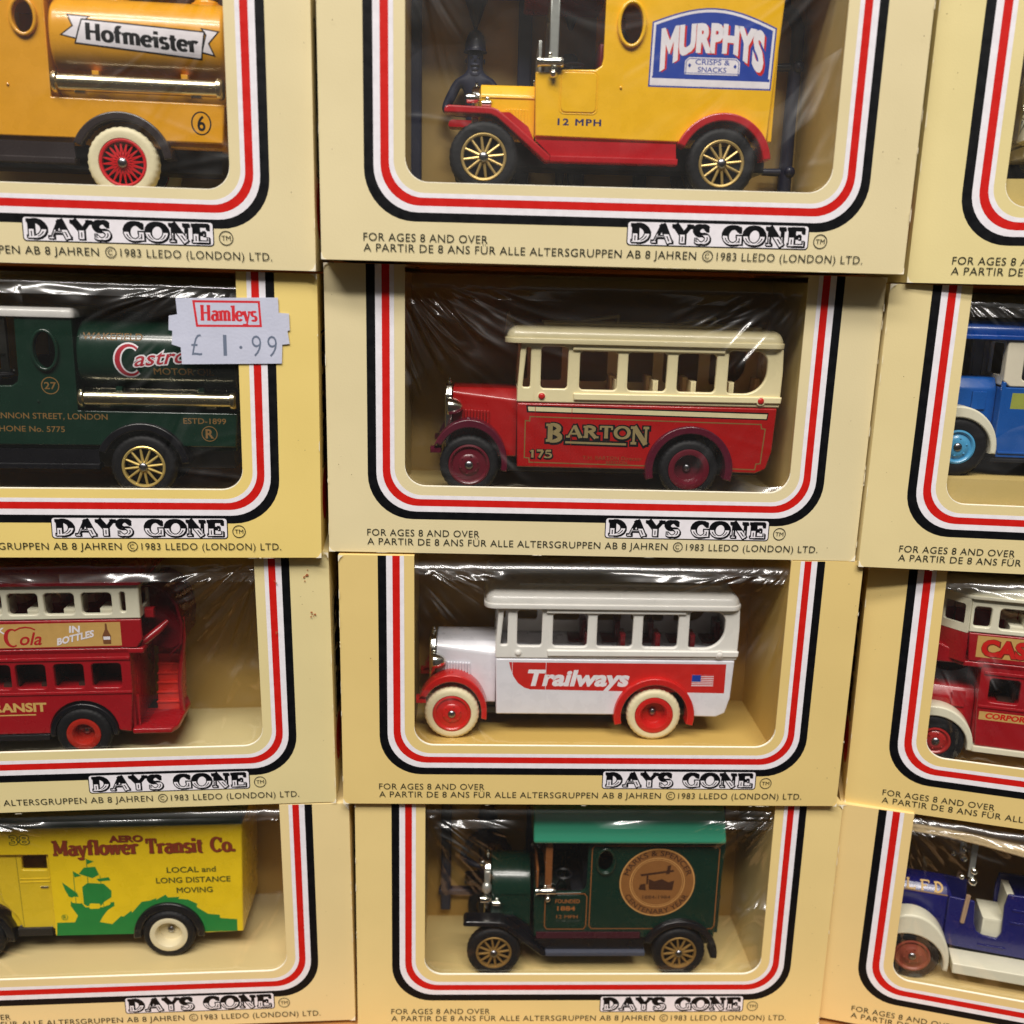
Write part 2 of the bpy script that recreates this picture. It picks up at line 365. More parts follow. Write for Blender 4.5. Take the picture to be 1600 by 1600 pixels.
# hand-drawn serif capitals and lower case: strokes of thick (1) and thin (0) weight on a unit cap height
G = {
 'A': (.86, [('l', .1, 0, .43, 1, 0), ('l', .43, 1, .76, 0, 1), ('l', .22, .33, .64, .33, 0)], [(.1, 0), (.76, 0)]),
 'B': (.8, [('l', .2, 0, .2, 1, 1), ('a', .2, .745, .4, .235, -90, 90), ('a', .2, .265, .46, .245, -90, 90)], [(.14, 0), (.14, 1)]),
 'C': (.82, [('a', .45, .5, .34, .47, 42, 318), ('l', .73, .66, .73, .96, 0)], []),
 'D': (.88, [('l', .2, 0, .2, 1, 1), ('a', .24, .5, .46, .47, -90, 90)], [(.15, 0), (.15, 1)]),
 'E': (.78, [('l', .2, 0, .2, 1, 1), ('l', .2, .96, .68, .96, 0), ('l', .2, .04, .7, .04, 0), ('l', .2, .5, .52, .5, 0), ('l', .67, .72, .67, 1, 0), ('l', .69, 0, .69, .28, 0), ('l', .52, .38, .52, .62, 0)], [(.15, 0), (.15, 1)]),
 'F': (.74, [('l', .2, 0, .2, 1, 1), ('l', .2, .96, .66, .96, 0), ('l', .2, .5, .5, .5, 0), ('l', .65, .74, .65, 1, 0)], [(.2, 0), (.15, 1)]),
 'G': (.88, [('a', .45, .5, .34, .47, 42, 318), ('l', .72, 0.02, .72, .45, 1), ('l', .72, .68, .72, .96, 0)], [(.7, .45)]),
 'H': (.92, [('l', .2, 0, .2, 1, 1), ('l', .72, 0, .72, 1, 1), ('l', .2, .5, .72, .5, 0)], [(.2, 0), (.2, 1), (.72, 0), (.72, 1)]),
 'L': (.76, [('l', .2, 0, .2, 1, 1), ('l', .2, .04, .68, .04, 0), ('l', .68, 0, .68, .28, 0)], [(.15, 0), (.2, 1)]),
 'M': (1.04, [('l', .16, 0, .16, 1, 0), ('l', .16, 1, .5, .15, 1), ('l', .5, .15, .84, 1, 0), ('l', .84, 0, .84, 1, 1)], [(.16, 0), (.14, 1), (.84, 0), (.86, 1)]),
 'N': (.92, [('l', .18, 0, .18, 1, 0), ('l', .18, 1, .72, 0, 1), ('l', .72, 0, .72, 1, 0)], [(.18, 0), (.16, 1), (.72, 1)]),
 'O': (.9, [('a', .45, .5, .36, .47, 0, 360)], []),
 'R': (.86, [('l', .2, 0, .2, 1, 1), ('a', .2, .735, .42, .24, -90, 90), ('l', .42, .5, .72, 0, 1)], [(.15, 0), (.15, 1), (.76, 0)]),
 'S': (.72, [('a', .36, .735, .24, .235, 30, 270), ('a', .36, .265, .25, .235, -150, 90), ('l', .58, .7, .58, .96, 0), ('l', .13, .04, .13, .3, 0)], []),
 'T': (.8, [('l', .4, 0, .4, 1, 1), ('l', .08, .96, .72, .96, 0), ('l', .1, .7, .1, 1, 0), ('l', .7, .7, .7, 1, 0)], [(.4, 0)]),
 'Y': (.86, [('l', .12, 1, .43, .46, 1), ('l', .74, 1, .43, .46, 0), ('l', .43, 0, .43, .5, 1)], [(.12, 1), (.74, 1), (.43, 0)]),
 'a': (.62, [('a', .28, .2, .19, .19, 0, 360), ('l', .48, 0, .48, .45, 1), ('a', .3, .45, .18, .17, 0, 150)], [(.52, 0)]),
 'e': (.6, [('a', .3, .32, .23, .3, 10, 320), ('l', .08, .34, .52, .34, 0)], []),
 'f': (.46, [('l', .2, 0, .2, .8, 1), ('a', .34, .8, .14, .17, 60, 180), ('l', .04, .62, .4, .62, 0)], [(.2, 0)]),
 'i': (.36, [('l', .18, 0, .18, .64, 1), ('l', .18, .8, .18, .97, 1)], [(.18, 0), (.12, .63)]),
 'l': (.36, [('l', .18, 0, .18, 1, 1)], [(.18, 0), (.12, .98)]),
 'm': (1.0, [('l', .16, 0, .16, .64, 1), ('l', .49, 0, .49, .45, 1), ('l', .82, 0, .82, .45, 1), ('a', .325, .45, .165, .18, 0, 180), ('a', .655, .45, .165, .18, 0, 180)], [(.16, 0), (.49, 0), (.82, 0), (.1, .63)]),
 'n': (.68, [('l', .16, 0, .16, .64, 1), ('l', .5, 0, .5, .45, 1), ('a', .33, .45, .17, .18, 0, 180)], [(.16, 0), (.5, 0), (.1, .63)]),
 'o': (.62, [('a', .31, .32, .23, .3, 0, 360)], []),
 'r': (.5, [('l', .16, 0, .16, .64, 1), ('a', .34, .42, .18, .2, 40, 180)], [(.16, 0), (.1, .63)]),
 's': (.5, [('a', .25, .475, .16, .15, 30, 270), ('a', .25, .165, .17, .15, -150, 90)], []),
 't': (.44, [('l', .2, .05, .2, .85, 1), ('a', .32, .14, .12, .13, 180, 300), ('l', .04, .62, .38, .62, 0)], []),
 'w': (.9, [('l', .08, .64, .26, 0, 1), ('l', .26, 0, .44, .6, 0), ('l', .44, .64, .62, 0, 1), ('l', .62, 0, .8, .64, 0)], [(.08, .63), (.44, .63), (.8, .63)]),
 'y': (.64, [('l', .1, .64, .32, 0, 1), ('l', .54, .64, .3, -.2, 0), ('a', .2, -.18, .11, .1, 180, 350)], [(.1, .63), (.54, .63)]),
 '.': (.3, [('l', .12, 0, .12, .16, 1)], []),
 '1': (.5, [('l', .26, 0, .26, 1, 1), ('l', .08, .8, .26, 1, 0)], [(.26, 0)]),
 '7': (.62, [('l', .08, .95, .56, .95, 1), ('l', .56, .95, .26, 0, 1)], []),
 '5': (.64, [('l', .16, .94, .54, .94, 1), ('l', .16, .5, .16, .95, 0), ('a', .28, .31, .27, .28, -150, 110)], []),
 ' ': (.5, [], []),
}
def serif(s, x, z, h, x1, T=.2, N=.09, sf=.16, grow=0.0, squash=None):
    """returns polygons of serif lettering spanning x..x1"""
    tot = sum(G[c][0] for c in s); kx = (x1 - x) / tot; out = []; px = 0.0
    tz = N * h
    for c in s:
        wd, st, se = G[c]; cap = []
        X = lambda u: x + (px + u) * kx
        for q in st:
            if q[0] == 'l':
                _, a, b, c2, d, k = q
                p0, p1 = Vector((X(a), z + b * h)), Vector((X(c2), z + d * h)); dd = p1 - p0
                nrm = Vector((-dd.y, dd.x)).normalized()
                t = (T if k else N) * h / 2 * (1 if abs(dd.x) < abs(dd.y) else 1) + grow
                e = dd.normalized() * grow
                cap.append([tuple(p0 - e + nrm * t), tuple(p0 - e - nrm * t), tuple(p1 + e - nrm * t), tuple(p1 + e + nrm * t)])
            else:
                _, cx, cz, rx, rz, a0, a1 = q; n = max(6, int(abs(a1 - a0) / 20)); prev = None
                for i in range(n + 1):
                    a = math.radians(a0 + (a1 - a0) * i / n); cs, sn = math.cos(a), math.sin(a)
                    t = (N + (T - N) * abs(cs)) * h / 2 + grow
                    cp = Vector((X(cx) + rx * kx * cs, z + (cz + rz * sn) * h)); nr = Vector((cs / max(rx * kx, .01), sn / max(rz * h, .01))).normalized()
                    cur = (tuple(cp + nr * t), tuple(cp - nr * t))
                    if prev: cap.append([prev[0], cur[0], cur[1], prev[1]])
                    prev = cur
        for (sx, sz) in se:
            hw = sf * h + grow; th = N * h * .55 + grow; zc = z + sz * h + (N * h * .5 if sz < .01 else -N * h * .5 if sz > .5 else 0)
            cap.append([(X(sx) - hw, zc - th), (X(sx) + hw, zc - th), (X(sx) + hw, zc + th), (X(sx) - hw, zc + th)])
        out += cap; px += wd
    return [ccw(p) for p in out]

class Decal:
    """layers printed marks on a surface; every piece sits a hair above the last so none share a plane"""
    def __init__(s, mb, fn, step=None, eps=.006):
        s.mb, s.fn, s.step, s.k, s.eps = mb, fn, step, 1, eps
    def put(s, polys, m, jitter=False):
        if s.step: polys = slices(polys, s.step)
        for i, p in enumerate(polys):
            d = s.k * s.eps + (.00035 * (i % 16) if jitter else 0)
            s.mb.add([s.fn(q[0], q[1], d) for q in p], [list(range(len(p)))], m)
        s.k += 1
    def fill(s, poly, m, holes=()): s.put(tess(poly, holes), m)
    def ring(s, poly, t, m): s.put(tess(poly, [inset(ccw(poly), t)]), m)
    def text(s, *a, m=None, **k): s.put(text(*a, **k), m)
    def serif(s, *a, m=None, **k): s.put(serif(*a, **k), m, True)
    def line(s, pts, t, m, closed=False):
        n = len(pts); q = []
        for i in range(n if closed else n - 1):
            a, b = Vector(pts[i]), Vector(pts[(i + 1) % n]); d = (b - a)
            if d.length < 1e-6: continue
            e = d.normalized() * t * .5; nn = Vector((-d.y, d.x)).normalized() * t / 2
            q.append(ccw([tuple(a - e + nn), tuple(a - e - nn), tuple(b + e - nn), tuple(b + e + nn)]))
        s.put(q, m, True)
def plane_y(y): return lambda x, z, d: (x, y - d, z)

# ------------------------------------------------------------------ the shelf, plus an unseen upper board added to shade the top row
mb = MB(); mb.box(-420, 480, -9, 260, -22, -2.2, WOOD, 1.0); mb.box(-420, 480, 11, 260, 268, 284, WOOD, 1.0); mb.box(-420, 480, 260.1, 270, -22, 284, WOOD, .5)
o = mb.build('shelf_with_shade_board'); o['kind'] = 'structure'

# ------------------------------------------------------------------ the cartons
W = 125.0; D = 46.0
OL, OR, WL, WR, OB, WB = 9.21, 115.73, 17.79, 107.55, 8.18, 16.2
POSE = {'C1': (10.2483, 6.5531, 198.1485, 0.0238, -0.0022, 0.0028), 'C2': (9.1687, 13.2666, 131.6306, 0.0264, 0.0007, 0.0035),
 'L1': (-116.3405, 2.1012, 196.1117, 0.1012, 0.001, 0.0046), 'L2': (-117.1257, 3.9325, 131.0491, 0.1092, 0.0009, 0.0092),
 'L3': (-115.6244, 7.7412, 64.6531, 0.0932, 0.0031, -0.0075), 'L4': (-111.9996, 9.2939, -0.7909, 0.07, 0.0015, -0.0091),
 'C3': (11.3842, 12.8202, 66.3624, 0.0333, 0.0013, 0.0003), 'C4': (13.8146, 13.8611, -0.7998, 0.0367, -0.013, 0.0022),
 'R1': (137.1405, 3.0705, 196.2065, -0.1457, 0.0003, 0.0012), 'R2': (134.4683, 8.5077, 130.3357, -0.0823, 0.0011, 0.0021),
 'R3': (137.9561, 3.0993, 64.9717, -0.2662, 0.0011, -0.0091), 'R4': (136.8834, 3.9351, -0.3413, -0.2348, 0.0009, 0.0057)}
def pose(n):
    x, y, z, a, b, c = POSE[n]
    m = (Rz(a) @ Rx(b) @ Ry(c)).to_4x4(); m.translation = Vector((x, y, z)) * S
    return m

def u_path(off, Ht):
    """a U that follows the window at distance `off` inside the outermost line"""
    x0, x1, z0 = OL + off, OR - off * (OR - WR) / (WL - OL), OB + off * (WB - OB) / (WL - OL)
    r = 10.5 - off * .66
    return [(x0, Ht)] + arc(x0 + r, z0 + r, r, r, 180, 270, 10) + arc(x1 - r, z0 + r, r, r, 270, 360, 10) + [(x1, Ht)]
def u_band(o0, o1, Ht): return u_path(o0, Ht) + u_path(o1, Ht)[::-1]

def emblem(dc, x0, x1, z0, z1, m_bg=True):
    """the title in ornate two-tone letters"""
    if m_bg:
        dc.fill(rrect(x0, z0, x1, z1, .75), INKK)
        dc.fill(rrect(x0 + .22, z0 + .22, x1 - .22, z1 - .22, .6), INKW)
    a, b, zz, h = x0 + .75, x1 - .75, z0 + .75, (z1 - z0) - 1.35
    kw = dict(T=.34, N=.13, sf=.17)
    dc.serif('DAYS GONE', a + .18, zz - .22, h, b + .18, m=INKK, grow=.1, **kw)
    dc.serif('DAYS GONE', a, zz, h, b, m=INKK, grow=.1, **kw)
    low = []
    for p in serif('DAYS GONE', a, zz, h, b, T=.26, N=.05, sf=.12):
        c = clip(p, 1, zz + h * .46, False)
        if len(c) > 2: low.append(c)
    dc.put(low, INKW, True)
    # black centres and a nick through the waist of the letters
    mid = []
    for p in serif('DAYS GONE', a, zz, h, b, T=.07, N=.02, sf=.0):
        c = clip(clip(p, 1, zz + h * .36, False), 1, zz + h * .08, True)
        if len(c) > 2: mid.append(c)
    dc.put(mid, INKK, True)

def film_mesh(Ht, seed, amp=.22, streak=1.0):
    """clear film over the window, bent back over the top edge; pulled into creases at its corners"""
    x0, x1 = WL - 1.2, WR + 1.2; nx, R_ = 200, 3.4
    prof = []                                    # (y, z, weight)
    zt = Ht - 1.3
    for i in range(100): prof.append((.85, WB - 1 + (zt - R_ - WB + 1) * i / 99, 1))
    for i in range(1, 11):
        a = PI / 2 * i / 10; prof.append((.85 + R_ - R_ * math.cos(a), zt - R_ + R_ * math.sin(a), .35))
    for i in range(1, 8): prof.append((.85 + R_ + (D - 6) * i / 7, zt, .3))
    rnd = random.Random(seed); ph = rnd.random() * 50
    cr = []
    for cx, sg in ((x0, 1), (x1, -1)):
        for _ in range(7):
            cr.append((cx, zt - rnd.uniform(-2, 4), rnd.uniform(-75, 5), sg, rnd.uniform(.12, .36), rnd.uniform(16, 52), rnd.uniform(.35, .9)))
    for _ in range(3):
        cr.append((rnd.choice((x0, x1)), WB + rnd.uniform(0, 12), rnd.uniform(-12, 30), 0, rnd.uniform(.1, .25), rnd.uniform(15, 40), rnd.uniform(.4, .9)))
    vs = []; n = len(prof)
    for i in range(nx + 1):
        x = x0 + (x1 - x0) * i / nx
        for (y, z, wt) in prof:
            e = min(x - x0, x1 - x) / (x1 - x0)
            fx = min(1, .35 + 1.1 * (abs(x - (x0 + x1) / 2) / ((x1 - x0) / 2)) ** 2)
            d = fx * (amp * 2.2 * noise.noise(Vector((x * .05 + ph, z * .075, ph))) + amp * 1.1 * noise.noise(Vector((x * .11 + z * .09, z * .17 + ph, ph * 2))) + amp * .28 * noise.noise(Vector((x * .3 + ph, z * .42, ph))))
            for (cx, cz, an, sg, h, ln, wd) in cr:
                if sg == 0: sg = 1 if cx == x0 else -1
                a = math.radians(an); ux, uz = sg * math.cos(a), math.sin(a)
                dx, dz = x - cx, z - cz; t = dx * ux + dz * uz; q = -dx * uz + dz * ux
                q += 1.6 * math.sin(t * .12 + cx)
                if 0 < t < ln: d += h * math.exp(-(q / wd) ** 2) * (1 - t / ln) ** .7 * min(1, t / 3)
            d *= min(1, min(x - x0, x1 - x) / 2.5 + .12)
            if wt < 1: vs.append((x - W / 2, y - d * wt, z - abs(d) * .5 - (.5 * (4 * e * (1 - e) * 2) if wt == .3 else .3 * (1 - e)) ))
            else: vs.append((x - W / 2, y - d * min(1, (z - WB + 1) / 3 + .1), z))
    fs = [[i * n + j, (i + 1) * n + j, (i + 1) * n + j + 1, i * n + j + 1] for i in range(nx) for j in range(n - 1)]
    m = MB(); m.add(vs, fs, FILM); return m

def make_box(n, label, cardcol, cname, Ht, zf, TD=33.0, crease=1.0, stain=None, seed=1):
    root = thing('toy_carton', label, 'toy box', pose(n), 'boxed toy vehicles stacked on the shelf')
    cm = card(cname, cardcol); X = lambda x: x - W / 2
    b = MB()
    # front panel with its window notch (open at the top edge)
    win = u_path(WL - OL, Ht)
    front = [(0, 0), (W, 0), (W, Ht)] + win[::-1] + [(0, Ht)]
    front = [(X(x), z) for x, z in front]
    b.prism(front, 0, .45, cm, .0)
    # raw card along the cut edge of the window: a thin lip
    for i in range(1, len(win) - 2):
        (xa, za), (xb, zb) = win[i], win[i + 1]
        b.add([(X(xa), -.004, za), (X(xb), -.004, zb), (X(xb), .47, zb + .05), (X(xa), .47, za + .05)], [[0, 1, 2, 3]], CORE)
    lip = [(X(x), z) for x, z in win[1:-1]]; lip2 = [(X(x + (W / 2 - x) * -.0016), z - .16) for x, z in win[1:-1]]
    for i in range(len(lip) - 1):
        b.add([(lip2[i][0], -.0045, lip2[i][1]), (lip2[i + 1][0], -.0045, lip2[i + 1][1]), (lip[i + 1][0], -.0045, lip[i + 1][1]), (lip[i][0], -.0045, lip[i][1])], [[0, 1, 2, 3]], CORE)
    # the other panels, folded round with soft edges
    for sx in (-1, 1):
        xo = sx * W / 2; b.box(min(xo, xo - sx * .45), max(xo, xo - sx * .45), .46, D, .46, Ht - .46, cm, .1)
        x2 = X(WL) if sx < 0 else X(WR); b.box(min(xo, x2), max(xo, x2), .46, D - .46, Ht - .45, Ht, cm, .1)
        b.tubepath([(xo - sx * .28, .28, .3), (xo - sx * .28, .28, Ht - .3)], .29, cm, 10)
    b.box(-W / 2, W / 2, .46, D, 0, .45, cm, .1)
    b.box(-W / 2 + .46, W / 2 - .46, D - .45, D, .46, Ht - .46, cm, .1)
    b.tubepath([(-W / 2 + .3, .28, .28), (W / 2 - .3, .28, .28)], .29, cm, 10)
    # print on the front
    dc = Decal(b, plane_y(0), eps=.012)
    sh = lambda p: [(X(x), z) for x, z in p]
    for a, e, m in ((0, 2.0, INKK), (2.0, 3.45, INKW), (3.45, 5.2, INKR), (5.2, 6.2, INKW)): dc.fill(sh(u_band(a, e, Ht - .02)), m)
    emblem(dc, X(64.8), X(103.8), 4.49, 9.57)
    dc.ring(ell(X(106.3), 6.32, 1.5), .17, INKT); dc.text('TM', X(105.35), 5.85, .95, m=INKT, x1=X(107.25))
    dc.text('FOR AGES 8 AND OVER', X(8.96), 4.1, 1.6, m=INKT, x1=X(35.3), off=-.004, spacing=1.06)
    dc.text('A PARTIR DE 8 ANS F\u00dcR ALLE ALTERSGRUPPEN AB 8 JAHREN', X(8.96), 1.92, 1.6, m=INKT, x1=X(79.9), off=-.004, spacing=1.06)
    dc.ring(ell(X(82.35), 2.72, 1.15), .17, INKT); dc.text('C', X(81.75), 2.2, 1.05, m=INKT)
    dc.text('1983 LLEDO (LONDON) LTD.', X(84.3), 1.92, 1.6, m=INKT, x1=X(115.8), off=-.004, spacing=1.08)
    if stain:
        for (sx_, sz_, r_, col) in stain:
            st = mat('rust_mark', (168, 96, 52), .7); rr = random.Random(int(sx_ * 7 + sz_))
            for q in range(7):
                a_, d_ = rr.uniform(0, 6.3), rr.uniform(0, r_ * 2.2); k_ = r_ * rr.uniform(.15, .5)
                dc.fill([(X(sx_) + d_ * math.cos(a_) * .5 + k_ * rr.uniform(.5, 1) * math.cos(t * .9), sz_ + d_ * math.sin(a_) + k_ * rr.uniform(.5, 1) * math.sin(t * .9)) for t in range(7)], st)
    # worn corners, scuffed edges and specks
    rr = random.Random(seed * 13); WN = mat('bare_card', (240, 230, 204), .8, var=.04); SPK = ink('speck', (110, 88, 60))
    for (cx_, cz_, ux, uz) in ((0, 0, 1, 1), (W, 0, -1, 1), (0, Ht, 1, -1), (W, Ht, -1, -1)):
        for _ in range(3):
            a_, c_ = rr.uniform(.5, 1.7), rr.uniform(.4, 1.5)
            dc.fill([(X(cx_), cz_), (X(cx_ + ux * a_), cz_), (X(cx_ + ux * a_ * rr.uniform(.3, .6)), cz_ + uz * c_ * rr.uniform(.2, .5)), (X(cx_ + ux * .12), cz_ + uz * c_), (X(cx_), cz_ + uz * c_)], WN)
    for _ in range(16):
        e = rr.choice('lrb'); t_ = rr.uniform(.05, .95); L_ = rr.uniform(.5, 3.5); w_ = rr.uniform(.05, .16)
        if e == 'b': q = [(X(W * t_), 0), (X(W * t_ + L_), 0), (X(W * t_ + L_ * .7), w_), (X(W * t_ + L_ * .2), w_)]
        else:
            x_ = 0 if e == 'l' else W; u_ = 1 if e == 'l' else -1
            q = [(X(x_), Ht * t_ * .94), (X(x_), Ht * t_ * .94 + L_), (X(x_ + u_ * w_), Ht * t_ * .94 + L_ * .7), (X(x_ + u_ * w_), Ht * t_ * .94 + L_ * .2)]
        dc.fill(q, WN)
    for _ in range(9):
        x_ = rr.choice((rr.uniform(1, 8), rr.uniform(117, 124))); z_ = rr.uniform(3, Ht - 3); k_ = rr.uniform(.05, .14)
        dc.fill([(X(x_) + k_ * math.cos(t * 1.05) * rr.uniform(.6, 1), z_ + k_ * math.sin(t * 1.05) * rr.uniform(.6, 1.3)) for t in range(6)], SPK)
    # print on the two ends
    for sx in (-1, 1):
        fn = (lambda sx: lambda u, v, d: (sx * (W / 2 + d), u, v))(sx)
        dd = Decal(b, fn, eps=.012)
        dd.ring(rrect(5, 20, 40, 52, 2.5), .45, INKK)
        f2 = (lambda fn: lambda u, v, d: fn(6.5 + v, 21 + u, d))(fn)
        d3 = Decal(b, f2, eps=.012); d3.k = 3
        d3.serif('DAYS', 0, 2, 12, 29, m=INKK, T=.3, N=.12, grow=.2); d3.serif('GONE', 0, 17, 12, 29, m=INKK, T=.3, N=.12, grow=.2)
        dd.fill(ell(11, 13, 6.2), INKR)
    b.build('printed_carton', root, 30)
    # inner tray: floor, back and two ends of folded card
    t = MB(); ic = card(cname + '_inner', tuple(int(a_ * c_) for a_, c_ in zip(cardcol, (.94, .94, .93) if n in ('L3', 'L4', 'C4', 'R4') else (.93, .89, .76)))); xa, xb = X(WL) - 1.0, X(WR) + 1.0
    t.prism([(xa, zf), (xb, zf), (xb, zf - .5), (xa, zf - .5)], 1.3, TD, ic)
    t.prism(rounded([(xa, zf - .5), (xb, zf - .5), (xb, 1), (xa, 1)], .2), 1.3, 1.8, ic)
    bk = card(cname + '_back', (int(cardcol[0] * .8), int(cardcol[1] * .72), int(cardcol[2] * .56)))      # back panel darker and browner than the rest of the tray
    t.prism([(xa, zf + .003), (xb, zf + .003), (xb, Ht - 1.6), (xa, Ht - 1.6)], TD, TD + .5, bk)
    for xx, s_ in ((xa, 1), (xb, -1)):
        t.prism([(0, zf + .003), (TD - .003 - 1.3, zf + .003), (TD - .003 - 1.3, Ht - 1.6), (0, Ht - 1.6)], xx, xx + .5 * -s_, ic, mp=lambda u, v, w_: (w_, u + 1.3, v))
    t.build('inner_tray', root, 30)
    f_ = film_mesh(Ht, seed, amp=.3 * crease).build('window_film', root, 60); f_.color = (crease, crease, crease, 1)
    return root

CREAM, YEL, YEL2, PALE = (222, 207, 163), (232, 206, 124), (224, 197, 128), (222, 206, 148)
BOXES = {
 'L1': ('cream toy carton at the top left with a yellow tanker lorry behind its clear window', CREAM, 'pale_a', 65.3, 13.8),
 'C1': ('cream toy carton in the top row holding the yellow and red delivery van', CREAM, 'pale_b', 65.3, 14.6),
 'R1': ('cream toy carton at the top right whose toy is almost wholly out of view', PALE, 'pale_c', 65.3, 22.0),
 'L2': ('deeper yellow toy carton with a white price sticker over its window corner', YEL, 'yellow_a', 64.8, 13.1),
 'C2': ('cream toy carton with small crumpled film holding the red and cream coach', CREAM, 'pale_d', 65.9, 13.6),
 'R2': ('cream toy carton at the right holding the blue single deck bus with cream mudguards', (223, 205, 152), 'pale_e', 65.5, 22.0),
 'L3': ('cream toy carton with faint rust marks near its top holding the red open stair bus', (222, 206, 152), 'pale_f', 66.1, 11.8),
 'C3': ('golden yellow toy carton holding the white coach with red mudguards', YEL2, 'yellow_b', 64.9, 13.3),
 'R3': ('golden yellow toy carton turned aside holding the red double decker with cream mudguards', YEL2, 'yellow_c', 65.0, 12.0),
 'L4': ('pale yellow toy carton at the bottom left holding the yellow and green removal van', (228, 206, 150), 'pale_g', 65.0, 14.4),
 'C4': ('pale yellow toy carton in the bottom row holding the dark green van with teal roof', (228, 203, 138), 'pale_h', 66.6, 9.9),
 'R4': ('pale yellow toy carton at the bottom right holding the blue open car', (228, 200, 138), 'pale_i', 65.0, 14.2),
}
for k_, (n_, v_) in enumerate(BOXES.items()):
    make_box(n_, v_[0], v_[1], v_[2], v_[3], v_[4], seed=11 + k_, crease={'L1': .25, 'C1': .3, 'R1': .3, 'L2': .5, 'R2': .5, 'L4': .6, 'C2': .7}.get(n_, .9), TD=35.5 if n_ in ('L4', 'R4') else 33.5 if n_ in ('C3', 'C4') else 31.5,
             stain=[(119.5, 60, 1.0, 0), (121, 50, .7, 0), (112.5, 58.5, .5, 0), (112, 46, .4, 0)] if n_ == 'L3' else None)

# ------------------------------------------------------------------ vehicles: shared parts
# vehicle frame: x along the box, y=0 the nearest plane of the toy, z=0 the floor it stands on
def vehicle(boxn, name, label, cat, ox, oz, oy=3.5):
    m = pose(boxn) @ Matrix.Translation(Vector((ox, oy, oz)) * S)
    return thing(name, label, cat, m, 'toy vehicles in the cartons')

def tyre_mesh(r, ri, y0, wd, m, cx, cz):
    b = MB(); e = wd
    prof = [(ri, y0 + .5), (ri + .15, y0 + .12), ((r + ri) / 2, y0), (r - .75, y0 + .12), (r - .3, y0 + .35), (r - .05, y0 + .8), (r, y0 + e * .35), (r, y0 + e * .65), (r - .05, y0 + e - .8), (r - .3, y0 + e - .35), (r - .75, y0 + e - .1), (ri, y0 + e - .1), (ri, y0 + .5)]
    b.lathe(prof, cx, cz, m, 128, teeth={4: .06, 5: .11, 6: .09, 7: .09, 8: .11, 9: .06})
    return b
def wheel(root, cx, r, rim, style, tyre_m, rim_m, y0=.4, wd=3.4, far=False):
    """tyre with a rim and an axle end as its own pieces"""
    cz = r; my = 23.6
    tb = tyre_mesh(r, rim + .1, y0 if not far else my - y0 - wd, wd, tyre_m, cx, cz)
    t = tb.build('wheel', root, 42)
    f = (lambda y: y) if not far else (lambda y: my - y)
    q = MB()
    if style in ('spoke', 'wire'):
        q.lathe([(rim + .15, f(y0 + .9)), (rim + .12, f(y0 + .25)), (rim - .1, f(y0 + .1)), (rim - .45, f(y0 + .2)), (rim - .55, f(y0 + .5)), (rim - .5, f(y0 + 1.2)), (rim + .1, f(y0 + 1.2))], cx, cz, rim_m, 48)
        k = 12 if style == 'spoke' else 20
        for i in range(k):
            a = 2 * PI * (i + .25) / k
            c_, s_ = math.cos(a), math.sin(a)
            if style == 'spoke':
                q.tubepath([(cx + .9 * c_, f(y0 + .45), cz + .9 * s_), (cx + (rim - .35) * c_, f(y0 + .6), cz + (rim - .35) * s_)], [.36, .27], rim_m, 8)
            else:
                for da in (.3, -.3):
                    q.tubepath([(cx + .9 * math.cos(a + da), f(y0 + .3), cz + .9 * math.sin(a + da)), (cx + (rim - .35) * c_, f(y0 + .75), cz + (rim - .35) * s_)], .15, rim_m, 6)
        q.lathe([(1.35, f(y0 + 1.1)), (1.3, f(y0 + .4)), (1.0, f(y0 + .15)), (.01, f(y0 + .1))], cx, cz, rim_m, 24)
        q.lathe([(rim - .4, f(y0 + 2.2)), (.01, f(y0 + 2.2))], cx, cz, BLACKP, 32)
    elif style == 'disc':
        q.lathe([(rim + .15, f(y0 + .8)), (rim + .1, f(y0 + .1)), (rim - .3, f(y0 - .05)), (rim - .65, f(y0 + .15)), (rim - .8, f(y0 + .45)), (2.6, f(y0 + .35)), (2.35, f(y0 + .1)), (1.5, f(y0 - .1)), (.01, f(y0 - .15))], cx, cz, rim_m, 48)
        for i in range(6):
            a = PI / 3 * i + .3; q.ball((cx + 2.1 * math.cos(a), f(y0 + .05), cz + 2.1 * math.sin(a)), .28, rim_m, 8)
    else:  # dished twin-wheel rim
        q.lathe([(rim + .15, f(y0 + .8)), (rim + .1, f(y0 + .0)), (rim - .3, f(y0 - .15)), (rim - 1.2, f(y0 + .0)), (rim - 1.5, f(y0 + .4)), (rim - 1.8, f(y0 + 2.6)), (1.0, f(y0 + 2.9)), (.01, f(y0 + 2.9))], cx, cz, rim_m, 48)
    q.build('rim', t, 40)
    h = MB(); yy = {'dish': 2.5}.get(style, -.05)
    rr = 1.05
    h.ball((cx, f(y0 + yy), cz), rr if style != 'dish' else .95, STEEL, 14, (1, .55, 1)); h.build('axle_end', t, 60)
    return t
def fender_arc(root, cx, cz, ro, th, a0, a1, m, y0=0, y1=5.2, sx=1.0, name='mudguard', lip=.25, mirror=True):
    for f in ((0,) if not mirror else (0, 1)):
        b = MB(); p = band(cx, cz, ro, ro - th, a0, a1, 28, sx)
        ya, yb = (y0, y1) if not f else (23.6 - y1, 23.6 - y0)
        b.prism(p, ya, yb, m, .3 if not f else 0)
        b.build(name, root, 40)
def windows_wall(b, outer, holes, y, m, th=.9, c=.28):
    b.prism(outer, y, y + th, m, c, holes=holes, c1=0)
    b.prism(outer, 23.6 - y - th, 23.6 - y, m, 0, holes=holes, c1=c)

